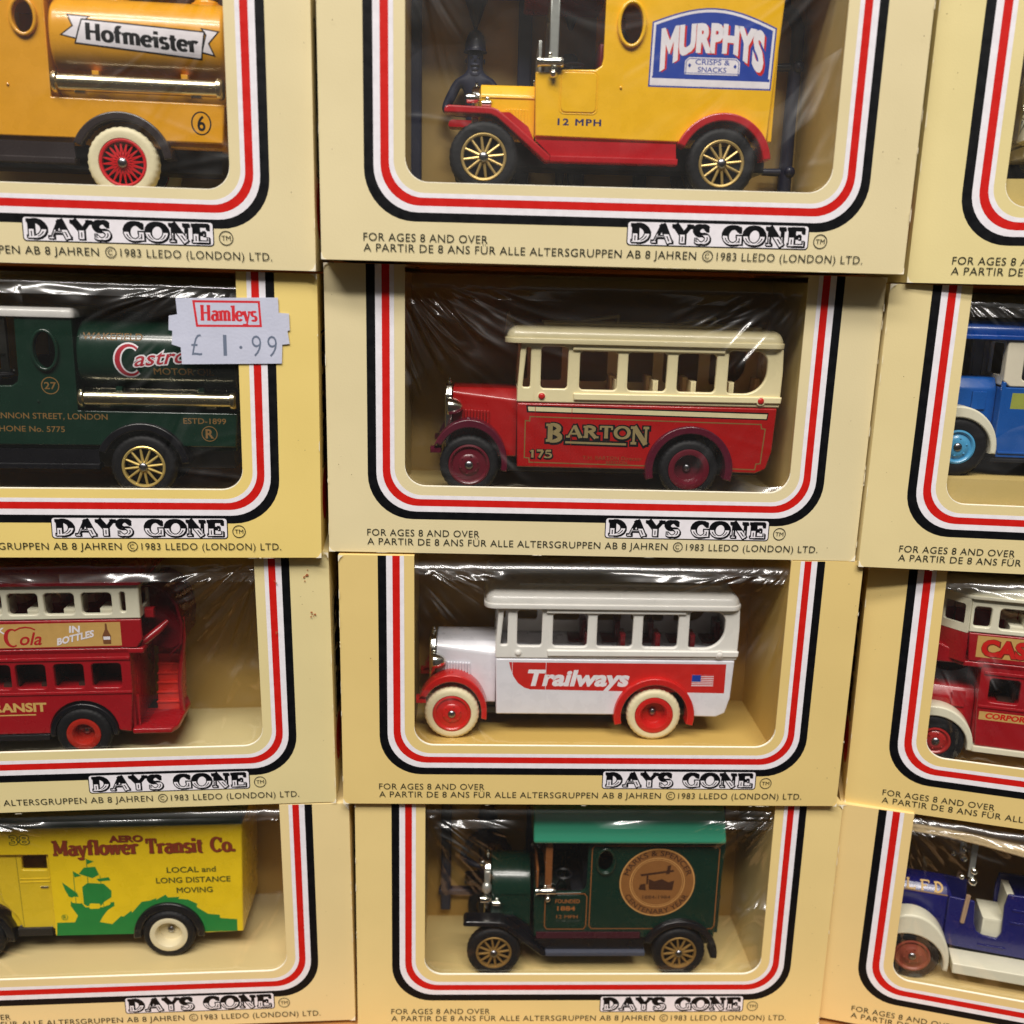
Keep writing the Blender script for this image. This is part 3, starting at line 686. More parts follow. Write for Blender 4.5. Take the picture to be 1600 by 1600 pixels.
# ------------------------------------------------------------------ vintage light van and tanker
def model_van(boxn, name, label, cat, ox, oz, P, oy=3.5):
    R_ = vehicle(boxn, name, label, cat, ox, oz, oy)
    bm_, fm, rm = P['body'], P['fender'], P['roof']
    rx = 25.4; wr, rim = 7.35, 4.75
    cab_only = P['kind'] == 'tanker'
    xe = 11.5 if cab_only else 36.3
    # body side walls with the cab opening, porthole and wheel arch
    px, pz, prx, prz = P['port']
    def side(y0, y1, far):
        b = MB()
        out = [(-14.6, 11.9), (15.6, 11.5)]
        if cab_only: out = [(-14.6, 11.9), (15.6, 12), ] + arc(rx, 7.3, 9.4, 9.4, 152, 28, 14) + [(34.6, 12.0), (46.2, 12.0), (46.7, 19.9), (11.55, 20.0), (11.5, 40.6)]
        else: out += arc(rx, 7.3, 9.4, 9.4, 152, 28, 14) + [(34.9, 11.6), (36.5, 40.6)]
        out += [(-.6, 40.6), (-.7, 27.6), (-1.0, 26.2), (-2.2, 25.4), (-9.6, 25.2), (-9.9, 24.8), (-14.8, 24.6)]
        h = [ell(px, pz, prx, prz)]
        b.prism(rounded(out, .12, 1), y0, y1, bm_, .3 if not far else 0, holes=h, c1=0)
        return b
    b = side(1.5, 2.4, False)
    s2 = side(21.2, 22.1, True); b.v_off = len(b.v)
    o_ = len(b.v); b.v += s2.v; b.f += [[i + o_ for i in f] for f in s2.f]; b.m += s2.m
    # floor, bulkheads, ends
    b.box(-14.4, 35 if not cab_only else 46, 2.5, 21.1, 11.0, 12.2, bm_)
    b.box(-14.6, -13.8, 2.5, 21.1, 12, 24.6, bm_)
    b.box(.4, 1.2, 2.5, 21.1, 12.3, 27, bm_)
    b.box(-14.0, -1, 2.6, 4.2, 12.3, 24.2, bm_)
    if not cab_only:
        b.box(35.2, 36.2, 2.5, 21.1, 12.3, 40.4, bm_)
    else:
        b.box(10.6, 11.4, 2.5, 21.1, 12.3, 40.4, bm_); b.box(12, 46, 2.7, 20.9, 12.3, 19.8, bm_)
        b.box(12.5, 46.5, 5, 18.6, 19.9, 27, bm_)
    b.box(-.4, xe - .2, 2.5, 21.1, 39.8, 40.5, bm_)
    # raised trim: door outline and porthole ring
    if cab_only: b.box(-1.05, -.85, 1.44, 1.6, 12, 25, bm_, .04)
    else:
     b.prism(rrect(-9.35, 16.85, -1.9, 24.75, 1.0), 1.32, 1.6, bm_, .14)
     b.prism(rrect(-9.75, 16.45, -1.5, 25.1, 1.2), 1.42, 1.55, bm_, .06, holes=[rrect(-9.5, 16.7, -1.75, 24.9, 1.0)])
    b.prism(ell(px, pz, prx + .75, prz + .75), .75, 1.6, bm_, .3, holes=[ell(px, pz, prx, prz)])
    b.ball((3.2, 1.45, 22.0), .3, bm_, 8)
    dc = Decal(b, plane_y(1.5)); P['decals'](dc, b)
    b.build('body', R_, 35)
    # bonnet
    b = MB(); mpx = lambda u, v, w_: (w_, u, v)
    if P.get('bonnet') == 'round':
        prof = [(4.2, 13.0), (19.4, 13.0), (19.4, 23)] + arc(11.8, 22.6, 7.6, 7.6, 0, 180, 22) + [(4.2, 23)]
        b.prism(prof, -26.3, -15.6, bm_, .3, mp=mpx); top = 30
    else:
        prof = [(4.5, 11.2), (19.1, 11.2), (19.1, 20.3), (17.6, 22.6), (6, 22.6), (4.5, 20.3)]
        b.prism(rounded(prof, .35), -26.3, -14.7, bm_, .2, mp=mpx); top = 22
        for i in range(8): b.box(-20.9 + i * .62, -20.6 + i * .62, 4.25, 4.6, 13.6, 17.6, bm_, .1)
        b.box(-26.2, -14.8, 4.3, 4.6, 19.75, 20.0, bm_, .08)
    b.build('bonnet', R_, 30)
    # radiator and lamps
    b = MB()
    b.prism(rounded([(6.2, 12.5), (17.4, 12.5), (17.4, top - 1.2), (15.6, top + .6), (8, top + .6), (6.2, top - 1.2)], .8), -28.2, -26.4, CHROME, .3, mp=mpx)
    b.lathe([(.01, 0), (.55, .05), (.6, .7), (.3, .9), (.3, 1.4), (.01, 1.5)], -27.3, 11.8, CHROME, 16, y0=top + .5, axis='z')
    b.build('radiator', R_, 35)
    for yy in (3.2, 20.4):
        b = MB(); zl = 19.3 if top < 25 else 22.2
        b.lathe([(.01, -29.3), (.95, -29.2), (1.05, -28.8), (1.0, -27.2), (.5, -26.4), (.01, -26.2)], yy, zl, CHROME, 20, axis='x')
        b.box(-28.0, -27.4, yy - .3, yy + .3, zl - 2.6, zl, CHROME); b.build('headlight', R_, 40)
        b = MB(); zl = zl - 1.0
        b.lathe([(.01, -26.1), (.7, -26.0), (.75, -24.1), (.4, -23.7), (.01, -23.6)], yy + (-.4 if yy < 9 else .4), zl, CHROME, 16, axis='x')
        b.ball((-24.8, yy, zl + 1.0), .55, CHROME, 10); b.build('side_lamp', R_, 40)
    if top > 25:
        b = MB(); b.ball((-27.6, 3.4, 25.6), 1.5, SILVER, 14, (.9, .9, 1.2)); b.box(-28.3, -26.6, 3.0, 4.6, 26.6, 30.6, SILVER, .4); b.build('horn', R_, 50)
    # windscreen frame with its side lamp
    wm = P.get('screen', SILVER); b = MB()
    for yy in (1.3, 21.1): b.box(-12.05, -10.15, yy, yy + 1.2, 25.0, 40.5, wm, .25)
    b.box(-11.9, -10.6, 2.5, 21.1, 38.8, 40.3, wm); b.box(-11.8, -10.8, 2.5, 21.1, 30.2, 30.8, wm); b.box(-14.2, -13.6, 3, 20.6, 24.4, 31, wm); b.build('windscreen_frame', R_, 35)
    for yy in (.7, 22.9):
        b = MB(); b.lathe([(.01, -14.6), (1.0, -14.5), (1.05, -14.0), (.9, -13.6), (.9, -9.8), (1.05, -9.6), (.9, -9.15), (.01, -9.1)], yy, 26.4, CHROME, 20, axis='x')
        b.ball((-11.2, yy - .2, 24.1), .85, CHROME, 12); b.box(-11.6, -10.6, yy - .2, yy + .3, 24, 26, CHROME); b.ball((-12, yy, 27.9), .5, CHROME, 10)
        b.build('scuttle_lamp', R_, 40)
    # roof
    b = MB()
    if P.get('roof_style') == 'curved':      # deep valance that sweeps out at the eaves
        sec = [(-1.2, 41.8), (-1.4, 42.6), (-.4, 44.5), (.6, 47), (2.2, 49.4), (6, 51.2), (11.8, 52), (17.6, 51.2), (21.4, 49.4), (23, 47), (24, 44.5), (25, 42.6), (24.8, 41.8), (22, 41.0), (1.6, 41.0)]
        b.prism(rounded(sec, .3, 2), -15.6, 35.6, rm, .6, mp=mpx)
    else:
        pl = rrect(-17.2, 1.0, xe + .7, 22.6, 1.2)
        b.prism(pl, 40.45, 42.7, rm, .25, mp=lambda u, v, w_: (u, v, w_), c1=1.2)
    b.build('roof', R_, 40)
    # seat
    b = MB(); b.box(-4.5, .2, 4, 19.6, 17, 24.6, P.get('seat', BLACKP), .6); b.box(-1.3, .2, 4, 19.6, 24, 31, P.get('seat', BLACKP), .5); b.build('seat', R_, 40)
    b = MB(); b.tubepath([(-9.5, 7.5, 20), (-6.6, 7.5, 27)], .35, BLACKP); b.lathe([(2.2, -.3), (2.6, 0), (2.2, .3), (1.9, 0), (2.2, -.3)], -6.5, 7.5, BLACKP, 24, y0=27.2, axis='z'); b.build('steering_wheel', R_, 50)
    # mudguards
    ft = [(-33.9, 16.3), (-33.6, 17.1), (-33, 17.45), (-23.9, 17.25), (-22.6, 16.85), (-21.6, 16.1), (-19.2, 14.3), (-11.3, 7.95), (-11.2, 6.75), (-12.4, 6.75), (-20.2, 13.2), (-22.6, 15.1), (-24.2, 15.8), (-33.6, 15.9)]
    for ya, yb in ((0, 4.4), (19.2, 23.6)):
        b = MB(); b.prism(rounded(ft, .15, 1), ya, yb, fm, .3 if ya == 0 else 0)
        b.prism([(-30, 15.9), (-24, 15.7), (-20, 13.0), (-14.6, 8.5), (-14.6, 11), (-16, 14), (-20, 16.8), (-30, 16.8)], ya + 3.2, ya + 4.0, fm)
        b.build('front_mudguard', R_, 30)
        b = MB()
        b.prism([(-14.5, 11.2), (-11.1, 8.1), (15.7, 8.1), (15.5, 11.1)], ya + 1.3, ya + 1.9, fm)
        b.box(-11.3, 15.9, ya, ya + 3.6, 6.75, 8.0, P.get('board', fm), .25)
        if P.get('sill'): b.box(-14, 14.5, ya + .9, ya + 1.28, 11.6, 13.6, P['sill'])
        b.build('running_board', R_, 35)
    fender_arc(R_, rx, 7.0, 10.5, 1.7, 8 if not P.get('tail') else -6, 157, fm, 0, 5.0, name='rear_mudguard')
    # chassis and wheels
    b = MB(); b.box(-27, 36 if not cab_only else 45, 6, 17.6, 6.2, 10.9, BLACKP); b.box(-27, -24, 4.2, 19.4, 6.6, 8, BLACKP); b.box(24, 27, 4.2, 19.4, 6.6, 8, BLACKP)
    b.build('chassis', R_)
    for far in (False, True):
        for cx in (-25.4, rx): wheel(R_, cx, wr, rim, P['wheel'], P['tyre'], P['rim'], far=far)
    if cab_only:
        def tank_fn(x, z, d):
            q = max(-1, min(1, (z - 32.2) / 8.6)); y = 11.8 - 11.2 * (1 - abs(q) ** 2.4) ** (1 / 2.4)
            return (x, y - d, z)
        b = MB(); sec = []
        for i in range(64):
            a = 2 * PI * i / 64; cs, sn = math.cos(a), math.sin(a); e = 2 / 2.4
            sec.append((11.8 + 11.2 * math.copysign(abs(cs) ** e, cs), 32.2 + 8.6 * math.copysign(abs(sn) ** e, sn)))
        b.prism(sec, 12.2, 47.3, P.get('tankm', bm_), .9, mp=mpx)
        for xx in (23, 42):
            b.lathe([(3.2, 0), (3.2, .9), (2.6, 1.1), (2.5, 1.5), (.01, 1.6)], xx, 11.8, P.get('tankm', bm_), 28, y0=40.4, axis='z')
        dt = Decal(b, tank_fn, step=.7); P['tank_decals'](dt)
        b.build('tank', R_, 35)
        for yc in (1.6, 22.0):
            b = MB(); zc = 22.9
            b.lathe([(.01, 12.2), (2.0, 12.25), (2.25, 12.6), (2.25, 13.2), (1.75, 13.5), (1.7, 45.3), (2.2, 45.5), (2.2, 46.3), (1.9, 46.7), (.01, 46.75)], yc, zc, GOLD, 28, axis='x')
            b.box(16.5, 18.7, yc - .6, yc + .6, zc - 2.1, zc - 1.5, GOLD); b.box(40, 42.2, yc - .6, yc + .6, zc - 2.1, zc - 1.5, GOLD)
            b.build('hose_tube', R_, 40)
            b = MB()
            for xx in (20, 38): b.box(xx, xx + 1.4, yc + (.2 if yc < 9 else -3), yc + (3 if yc < 9 else -.2), zc + 1.6, zc + 2.6, bm_)
            b.build('bracket', R_)
    return R_

YELP = paint('yellow', (246, 190, 22)); REDP = paint('red', (178, 20, 30)); GRNP = paint('dark_green', (14, 44, 32), .25); GLDP = paint('gold_yellow', (226, 160, 32))
BLKP = paint('black', (12, 12, 18), .3); BRNP = plastic('dark_brown', (50, 42, 42)); TEAL = mat('teal_plastic', (52, 142, 112), .2, coat=.5, bump=.08, bscale=160); WHTP = paint('white', (232, 230, 226))
INKB = ink('blue', (28, 62, 158)); INKG = ink('dull_gold', (128, 96, 54)); INKN = ink('navy', (34, 36, 90)); INKO = ink('copper', (158, 94, 46)); INKC = ink('buff', (138, 92, 48))
CREAMT = mat('cream_rubber', (226, 216, 178), .55, bump=.15); MARP = plastic('dark_red', (112, 18, 24)); SILL = plastic('sill_maroon', (62, 16, 30))

def dec_c1(dc, b):
    dc.text('12 MPH', -9.8, 14.3, 1.25, m=INKN, x1=-.7, off=.035, spacing=1.2)
    out = [(8.9, 22.35), (9.15, 34.9)] + [(9.15 + 26.05 * t / 14, 34.9 + 3.2 * math.sin(PI * t / 14) - .5 * t / 14) for t in range(1, 14)] + [(35.2, 34.4), (34.9, 22.3)]
    dc.fill(out, INKB); dc.fill(inset(ccw(out), .3), INKW); dc.fill(inset(ccw(out), .8), INKB)
    dc.fill([(9.55, 22.8), (34.5, 22.75), (34.5, 24.05), (9.6, 24.2)], INKW)
    dc.fill([(9.6, 24.1), (34.5, 23.95), (34.5, 24.5), (9.6, 24.5)], INKB)
    cx, cz = 21.9, 30.6
    def arch(u, v):
        t = (u - cx) / 10.6; s_ = .5 + .5 * abs(t) ** 1.6
        top = 34.6 - 1.5 * t * t; bot = 29.6 - 4.0 * max(0, abs(t) - .45) * 1.65
        return (u, bot + (v - 25) / 7 * (top - bot))
    tx = text('MURPHYS', 11.4, 25, 7, x1=32.6, off=.055)
    dc.put(xf(slices(xf(tx, lambda u, v: (u + .42, v - .35)), .6), arch), INKR)
    dc.put(xf(slices(tx, .6), arch), INKW)
    pl = rounded([(16.4, 25.0), (28.0, 25.0), (28.0, 27.6), (27.2, 28.35), (17.2, 28.35), (16.4, 27.6)], .2)
    dc.fill(pl, INKW); dc.ring(inset(ccw(pl), .2), .14, INKB)
    dc.text('CRISPS &', 18.6, 26.95, .98, m=INKB, x1=25.8, off=.01); dc.text('SNACKS', 19.2, 25.5, .98, m=INKB, x1=25.2, off=.01)
    for xx in (17.4, 27.0): dc.fill([(xx, 26.3), (xx + .35, 26.75), (xx, 27.2), (xx - .35, 26.75)], INKB)
model_van('C1', 'toy_delivery_van', 'yellow toy delivery van with red mudguards and a blue shield on its side', 'toy van', -3.05, 14.6,
    dict(kind='van', body=YELP, fender=REDP, roof=MARP, seat=MARP, port=(4.87, 34.25, 2.3, 3.85), wheel='spoke', tyre=RUBBER, rim=BRASS, decals=dec_c1))

def dec_c4(dc, b):
    def frame(x0, z0, x1, z1):
        o = [(x0, z0 + 1), (x0 + .7, z0), (x1 - .7, z0), (x1, z0 + 1), (x1, z1 - 1), (x1 - .7, z1), (x0 + .7, z1), (x0, z1 - 1)]
        dc.ring(o, .22, INKO)
    frame(.3, 14.2, 34.9, 39.6); dc.put([], INKO)
    d2 = Decal(b, plane_y(1.28)); o_ = [(-11.9, 15.2), (-11.2, 14.2), (-1.1, 14.2), (-.4, 15.2), (-.4, 24.3), (-1.1, 25.3), (-11.2, 25.3), (-11.9, 24.3)]; d2.ring(o_, .22, INKO)
    c = (18.4, 28.5); R_ = 10.3
    dc.fill(ell(*c, R_, R_, 48), INKC); dc.ring(ell(*c, R_ - .1, R_ - .1, 48), .3, ink('seal_gold', (200, 150, 88))); dc.ring(ell(*c, 7.5, 7.5, 40), .24, ink('seal_gold', (200, 150, 88))); dc.ring(ell(*c, 6.95, 6.95, 40), .14, ink('seal_gold', (200, 150, 88)))
    DK = ink('seal_brown', (66, 40, 26))
    def ringtext(s, a0, a1, r, inward):
        t = text(s, 0, 0, 1.5, x1=1.0, off=.012)
        def fn(u, v):
            a = math.radians(a0 + (a1 - a0) * u); rr = r + (v if not inward else -v)
            return (c[0] + rr * math.cos(a), c[1] + rr * math.sin(a))
        t2 = slices(t, .04, 0); dc.put([ccw(p) for p in xf(t2, fn)], DK)
    ringtext('MARKS & SPENCER', 165, 15, 8.1, False); ringtext('CENTENARY YEAR', 205, 335, 9.6, True)
    # little market stall in the middle
    for q in ([(13.6, 31), (22.6, 32.4), (22.8, 31.8), (14, 30.4)], [(16.2, 26.4), (22.6, 26.2), (23, 29.2), (21.4, 28.6), (19.6, 29.6), (17.6, 28.9), (16, 29.6)], [(20.6, 31), (21.6, 31.2), (21.9, 33.8), (21, 33.6)],
              [(15.4, 28), (15.9, 28), (15.9, 31), (15.4, 31)], [(13.4, 26.4), (15.4, 26.2), (15.2, 28.2), (13.8, 28)]): dc.fill(q, DK)
    dc.text('1884-1984', 14.6, 23.6, 1.0, m=DK, x1=22.2)
    dc = Decal(b, plane_y(1.32))
    dc.text('FOUNDED', -9.0, 22.3, 1.1, m=INKO, x1=-2.4, off=.015); dc.text('1884', -8.4, 20.0, 1.3, m=INKO, x1=-3.6, off=.02); dc.text('12 MPH', -8.6, 17.6, 1.0, m=INKO, x1=-2.8)
model_van('C4', 'toy_delivery_van', 'dark green toy delivery van with teal roof and a round gold seal', 'toy van', -.92, 9.9, oy=6.5,
    P=dict(kind='van', body=GRNP, fender=BLKP, roof=TEAL, roof_style='curved', bonnet='round', sill=SILL, port=(4.1, 35.0, 2.0, 3.3), wheel='spoke', tyre=RUBBER, rim=mat('old_gold', (168, 132, 74), .36, .55), decals=dec_c4,
         screen=paint('copper_post', (128, 78, 40)), board=mat('rubber_board', (70, 74, 88), .5, bump=.5, bscale=2500), tail=True))

def dec_l1(dc, b):
    dc.ring(ell(41.8, 15.95, 2.1, 2.4), .3, INKK); dc.text('6', 41.05, 14.5, 2.9, m=INKK, x1=42.6, off=.02)
def tank_l1(dt):
    for q in ([(15.9, 35.9), (20.8, 35.6), (19, 34.2), (18, 31.0), (14.5, 31.7), (17, 33.6)], [(46.6, 33.9), (42.6, 34.4), (43.6, 33), (42.6, 29.6), (45.5, 29.0), (44.4, 31.4)]):
        dt.fill(q, INKK); dt.fill(inset(ccw(q), .28), INKW)
    q = [(18.9, 35.1), (43.6, 33.75), (42.7, 28.3), (17.3, 30.2)]
    dt.fill(q, INKK); dt.fill(inset(ccw(q), .3), INKW)
    sk = lambda u, v: (u, v - (u - 19.5) * .066)
    dt.put(xf(serif('Hofmeister', 19.4, 31.15, 3.1, 42.0, T=.27, N=.13, sf=.13, grow=.06), sk), INKK, True)
model_van('L1', 'toy_tanker', 'golden yellow toy tanker lorry with cream tyres and a white ribbon banner on its tank', 'toy lorry', -3.1, 13.8,
    dict(kind='tanker', body=GLDP, fender=BRNP, roof=GLDP, port=(7.4, 34.95, 2.05, 3.0), wheel='wire', tyre=CREAMT, rim=plastic('bright_red', (206, 30, 36)), decals=dec_l1, tank_decals=tank_l1))

def dec_l2(dc, b):
    dc.ring(ell(6.0, 25.5, 1.95), .22, INKG); dc.text('27', 4.75, 24.75, 1.5, m=INKG, x1=7.25, off=.015)
    dc.text('CANNON STREET, LONDON', -7.9, 18.0, 1.3, m=INKG, x1=17.9, off=.008); dc.text('TELEPHONE No. 5775', -11.2, 15.05, 1.25, m=INKG, x1=8.4, off=.008)
    dc.text('ESTD-1899', 34.6, 17.4, 1.25, m=INKG, x1=44.1, off=.01); dc.ring(ell(40.3, 15.1, 1.8), .2, INKG); dc.text('R', 39.5, 14.1, 2.0, m=INKG, x1=41.1, off=.03)
def tank_l2(dt):
    dt.text('WAKEFIELD', 13.7, 35.95, 1.45, m=INKG, x1=26.6, off=.01)
    def swash(t, m):
        dt.put([ccw([(23.6 + (3.0 + t) * math.cos(a) * 1.02, 31.6 + (3.6 + t) * math.sin(a)), (23.6 + (3.0 + t) * math.cos(b_) * 1.02, 31.6 + (3.6 + t) * math.sin(b_)),
                      (23.9 + (2.3 - t) * math.cos(b_) * .98, 31.6 + (3.0 - t) * math.sin(b_)), (23.9 + (2.3 - t) * math.cos(a) * .98, 31.6 + (3.0 - t) * math.sin(a))])
                for a, b_ in [(math.radians(50 + 13 * i), math.radians(63 + 13 * i)) for i in range(20)]], m, True)
    RR = ink('crimson', (176, 44, 58))
    sk = lambda u, v: (u, v + (u - 25) * .1)
    swash(.35, INKW); dt.put(xf(text('astrol', 24.6, 30.3, 3.2, x1=37, off=.07, shear=.35), sk), INKW)
    swash(0, RR); dt.put(xf(text('astrol', 24.6, 30.3, 3.2, x1=37, off=.01, shear=.35), sk), RR)
    dt.text('MOTOR OIL', 28.8, 28.5, 1.5, m=INKG, x1=42, off=.012)
model_van('L2', 'toy_tanker', 'dark green toy tanker lorry with white cab roof and gold spoked wheels', 'toy lorry', -3.2, 13.1,
    dict(kind='tanker', body=GRNP, fender=BLKP, roof=WHTP, port=(5.5, 33.4, 2.3, 3.95), wheel='spoke', tyre=RUBBER, rim=mat('gold_wheel', (224, 196, 116), .34, .6), decals=dec_l2, tank_decals=tank_l2))

# ------------------------------------------------------------------ single deck coach with a bonnet
def coach(boxn, label, ox, oz, P, oy=3.5):
    R_ = vehicle(boxn, 'toy_coach', label, 'toy bus', ox, oz, oy)
    lo, up, fm = P['low'], P['up'], P['fender']; mpx = lambda u, v, w_: (w_, u, v); mpz = lambda u, v, w_: (u, v, w_)
    b = MB()
    out = [(-14.7, 6.6), (15.6, 6.6)] + arc(26, 7, 9.2, 9.2, 183, -3, 18) + [(36.2, 6.3), (42.3, 6.2), (44.6, 7.3), (45.7, 11.5), (46.1, 21.8), (-15.0, 21.8)]
    b.prism(rounded(out, .3, 2), 1.5, 22.1, lo, .35)
    dc = Decal(b, plane_y(1.5)); P['decals'](dc)
    for xx in (-10.8, -2.2): b.box(xx, xx + .12, 1.44, 1.6, 7, 21, lo, .03)
    b.build('lower_body', R_, 35)
    # upper works: pillars, waist rail and drip rail
    b = MB()
    outer = [(-15.15, 21.95), (46.6, 21.95), (46.75, 30), (46.5, 35.6), (-14.5, 35.6), (-15.0, 26)]
    hs = [rounded([(-13.9, 25.5), (-12.15, 25.5), (-12.15, 34.7), (-13.1, 34.7)], .5)]
    hs += [rrect(-9.7, 25.3, -3.5, 34.9, .8)] + [rrect(a, 25.2, c_, 34.05, .9) for a, c_ in ((-.7, 8.05), (10.5, 19.55), (22.1, 31.05))]
    hs += [rrect(33.9, 25.1, 43.0, 34.9, (.8, 5.2, 2.8, .9), 8)]
    windows_wall(b, rounded(outer, .5), hs, 1.5, up, 1.0, .35)
    b.prism(rounded([(-1.9, 22.7), (46.7, 22.9), (46.9, 24.5), (-2.1, 24.4)], .3), 1.0, 1.8, up, .3)
    b.prism(rounded([(-2.5, 34.2), (32.8, 34.2), (32.8, 35.6), (-2.5, 35.6)], .25), .9, 1.8, up, .3)
    b.box(-15.1, -14.3, 2.6, 21.0, 22, 25.2, up); b.box(-14.6, -14.0, 2.6, 21.0, 34.6, 35.6, up); b.box(-14.9, -14.2, 11.2, 12.4, 25, 34.8, up)
    b.box(45.9, 46.7, 2.6, 21, 22, 35.6, up)
    for xx in (-12, ): b.box(xx + .7, xx + .85, 1.45, 1.6, 22.4, 35, up, .03)
    b.build('upper_body', R_, 35)
    b = MB()
    for xx in (4.5, 13.5, 22.5, 31.5, 40.5):
        for ya in (3.4, 13.4): b.box(xx, xx + 4.5, ya, ya + 6.6, 20, 22.4, P['seat'], .5); b.box(xx + 3.4, xx + 4.8, ya + 1, ya + 6.6, 22, 27.4, P['seat'], .9)
    b.build('seats', R_, 40)
    b = MB(); pl = rrect(-18.2, .2, 46.9, 23.4, (2.8, 3.0, 3.0, 2.8), 6)
    b.prism(pl, 35.6, 36.9, up, .15, mp=mpz, c1=.3); b.prism(rounded(inset(ccw(pl), .35), .5), 36.7, 39.7, up, .05, n=6, mp=mpz, c1=2.9)
    b.build('roof', R_, 40)
    b = MB()
    b.box(-9, 42.5, 18, 18.6, 39.6, 40.3, up); b.box(-9, 42.5, 7, 7.6, 39.6, 40.2, up)
    for x0 in (0, 24): b.prism([(x0, 40.3), (x0 + 10, 42.0), (x0 + 10, 41.2), (x0 + .5, 39.7)], 17.4, 21.4, up, .1); b.box(x0 + 9.4, x0 + 10, 17.4, 21.4, 39.7, 41.4, up)
    b.build('luggage_rack', R_)
    b = MB(); b.prism(rounded([(-18.2, 36), (-17.7, 41.2), (-17.0, 42.3), (-16.6, 41), (-14.5, 38.5)], .5), 19.5, 21, up, .2); b.build('roof_sign', R_)
    for xx, zz in ((-9.35, 23.45), (41.96, 23.5)):
        b = MB(); b.lathe([(1.15, .55), (1.1, .1), (.8, 0)], xx, zz, up, 20, y0=1.0 if xx > 0 else 1.4); b.ball((xx, 1.1 if xx > 0 else 1.45, zz), .8, P['lampm'], 14, (1, .5, 1)); b.build('marker_lamp', R_, 60)
    # bonnet
    b = MB(); prof = [(4.4, 8.5), (19.2, 8.5), (19.2, 21.8), (17.2, 24.6), (6.4, 24.6), (4.4, 21.8)]
    k = len(prof); pr = rounded(prof, .5)
    cy = 11.8
    va = []
    for xx, sc_ in ((-30.1, .93), (-15, 1.0)): va.append([(xx, cy + (p[0] - cy) * sc_, p[1] + (1.6 if (xx < -20 and 20 < p[1] < 22.8) else 0)) for p in ccw(pr)])
    n_ = len(va[0]); b.add(va[0] + va[1], [[i, (i + 1) % n_, n_ + (i + 1) % n_, n_ + i] for i in range(n_)] + [list(range(n_))[::-1], [n_ + i for i in range(n_)]], lo)
    for i in range(9): b.box(-28 + i * .75, -27.55 + i * .75, 4.2 - .04 * i, 5.1 - .04 * i, 14.2, 19.6 - .02 * i, lo, .15)
    b.build('bonnet', R_, 30)
    b = MB(); b.prism(rounded([(5.2, 10), (18.4, 10), (18.4, 22.8), (16.8, 25.2), (6.8, 25.2), (5.2, 22.8)], .6), -32.0, -30.2, P['metal'], .35, mp=mpx)
    b.prism(rounded([(6.2, 11), (17.4, 11), (17.4, 22.2), (16.4, 24), (7.2, 24), (6.2, 22.2)], .6), -32.05, -31.6, BLACKP, 0, mp=mpx)
    b.lathe([(.01, 0), (.6, .02), (.6, .5), (.35, .7), (.3, 1.2), (.01, 1.3)], -31.2, 11.8, P['metal'], 14, y0=25.1, axis='z'); b.build('radiator', R_, 35)
    for yy in (3.4, 20.2):
        b = MB(); b.lathe([(.01, -31.5), (1.7, -31.45), (1.95, -31.2), (2.0, -30.6), (1.75, -29.4), (1.2, -28.3), (.5, -27.7), (.01, -27.5)], yy, 20.3, P['metal'], 26, axis='x'); b.build('headlight', R_, 50)
    # mudguards: the front ones are shells crowned over the wheel
    for ya, yb in ((0, 4.8), (18.8, 23.6)):
        b = MB(); p = arc(-26, 7.2, 9.0, 10.6, -9, 157, 26) + [(-33.6, 11.9), (-32.8, 11.6)] + arc(-26, 7.2, 7.6, 8.6, 150, -9, 26)
        b.prism(p, ya, yb, fm, .35 if ya == 0 else 0); b.ball((-26.3, ya + 2, 17.7), .55, fm, 10, (1.2, 1, 1)); b.ball((-30.2, ya + 1.6, 16.3), .4, fm, 10)
        b.build('front_mudguard', R_, 40)
        b = MB(); b.box(-35.2, -32.6, ya + .8, ya + 4, 9.6, 11.0, fm, .4); b.box(-33.6, -33, ya + 1, ya + 3, 11, 13, fm, .2); b.build('bumper', R_, 40)
    fender_arc(R_, 26, 6.9, 10.4, 1.8, -14, 194, fm, 0, 4.6, name='rear_mudguard')
    b = MB(); b.box(-30, 44, 6, 17.6, 4.8, 6.6, BLACKP); b.box(-28, -15, 6.4, 17.2, 5, 10, BLACKP); b.build('chassis', R_)
    for far in (False, True):
        wheel(R_, -26, 7.0, 4.75, 'disc', P['tyre'], P['rim'], far=far); wheel(R_, 26, 7.0, 4.75, 'dish', P['tyre'], P['rim'], far=far)
    return R_

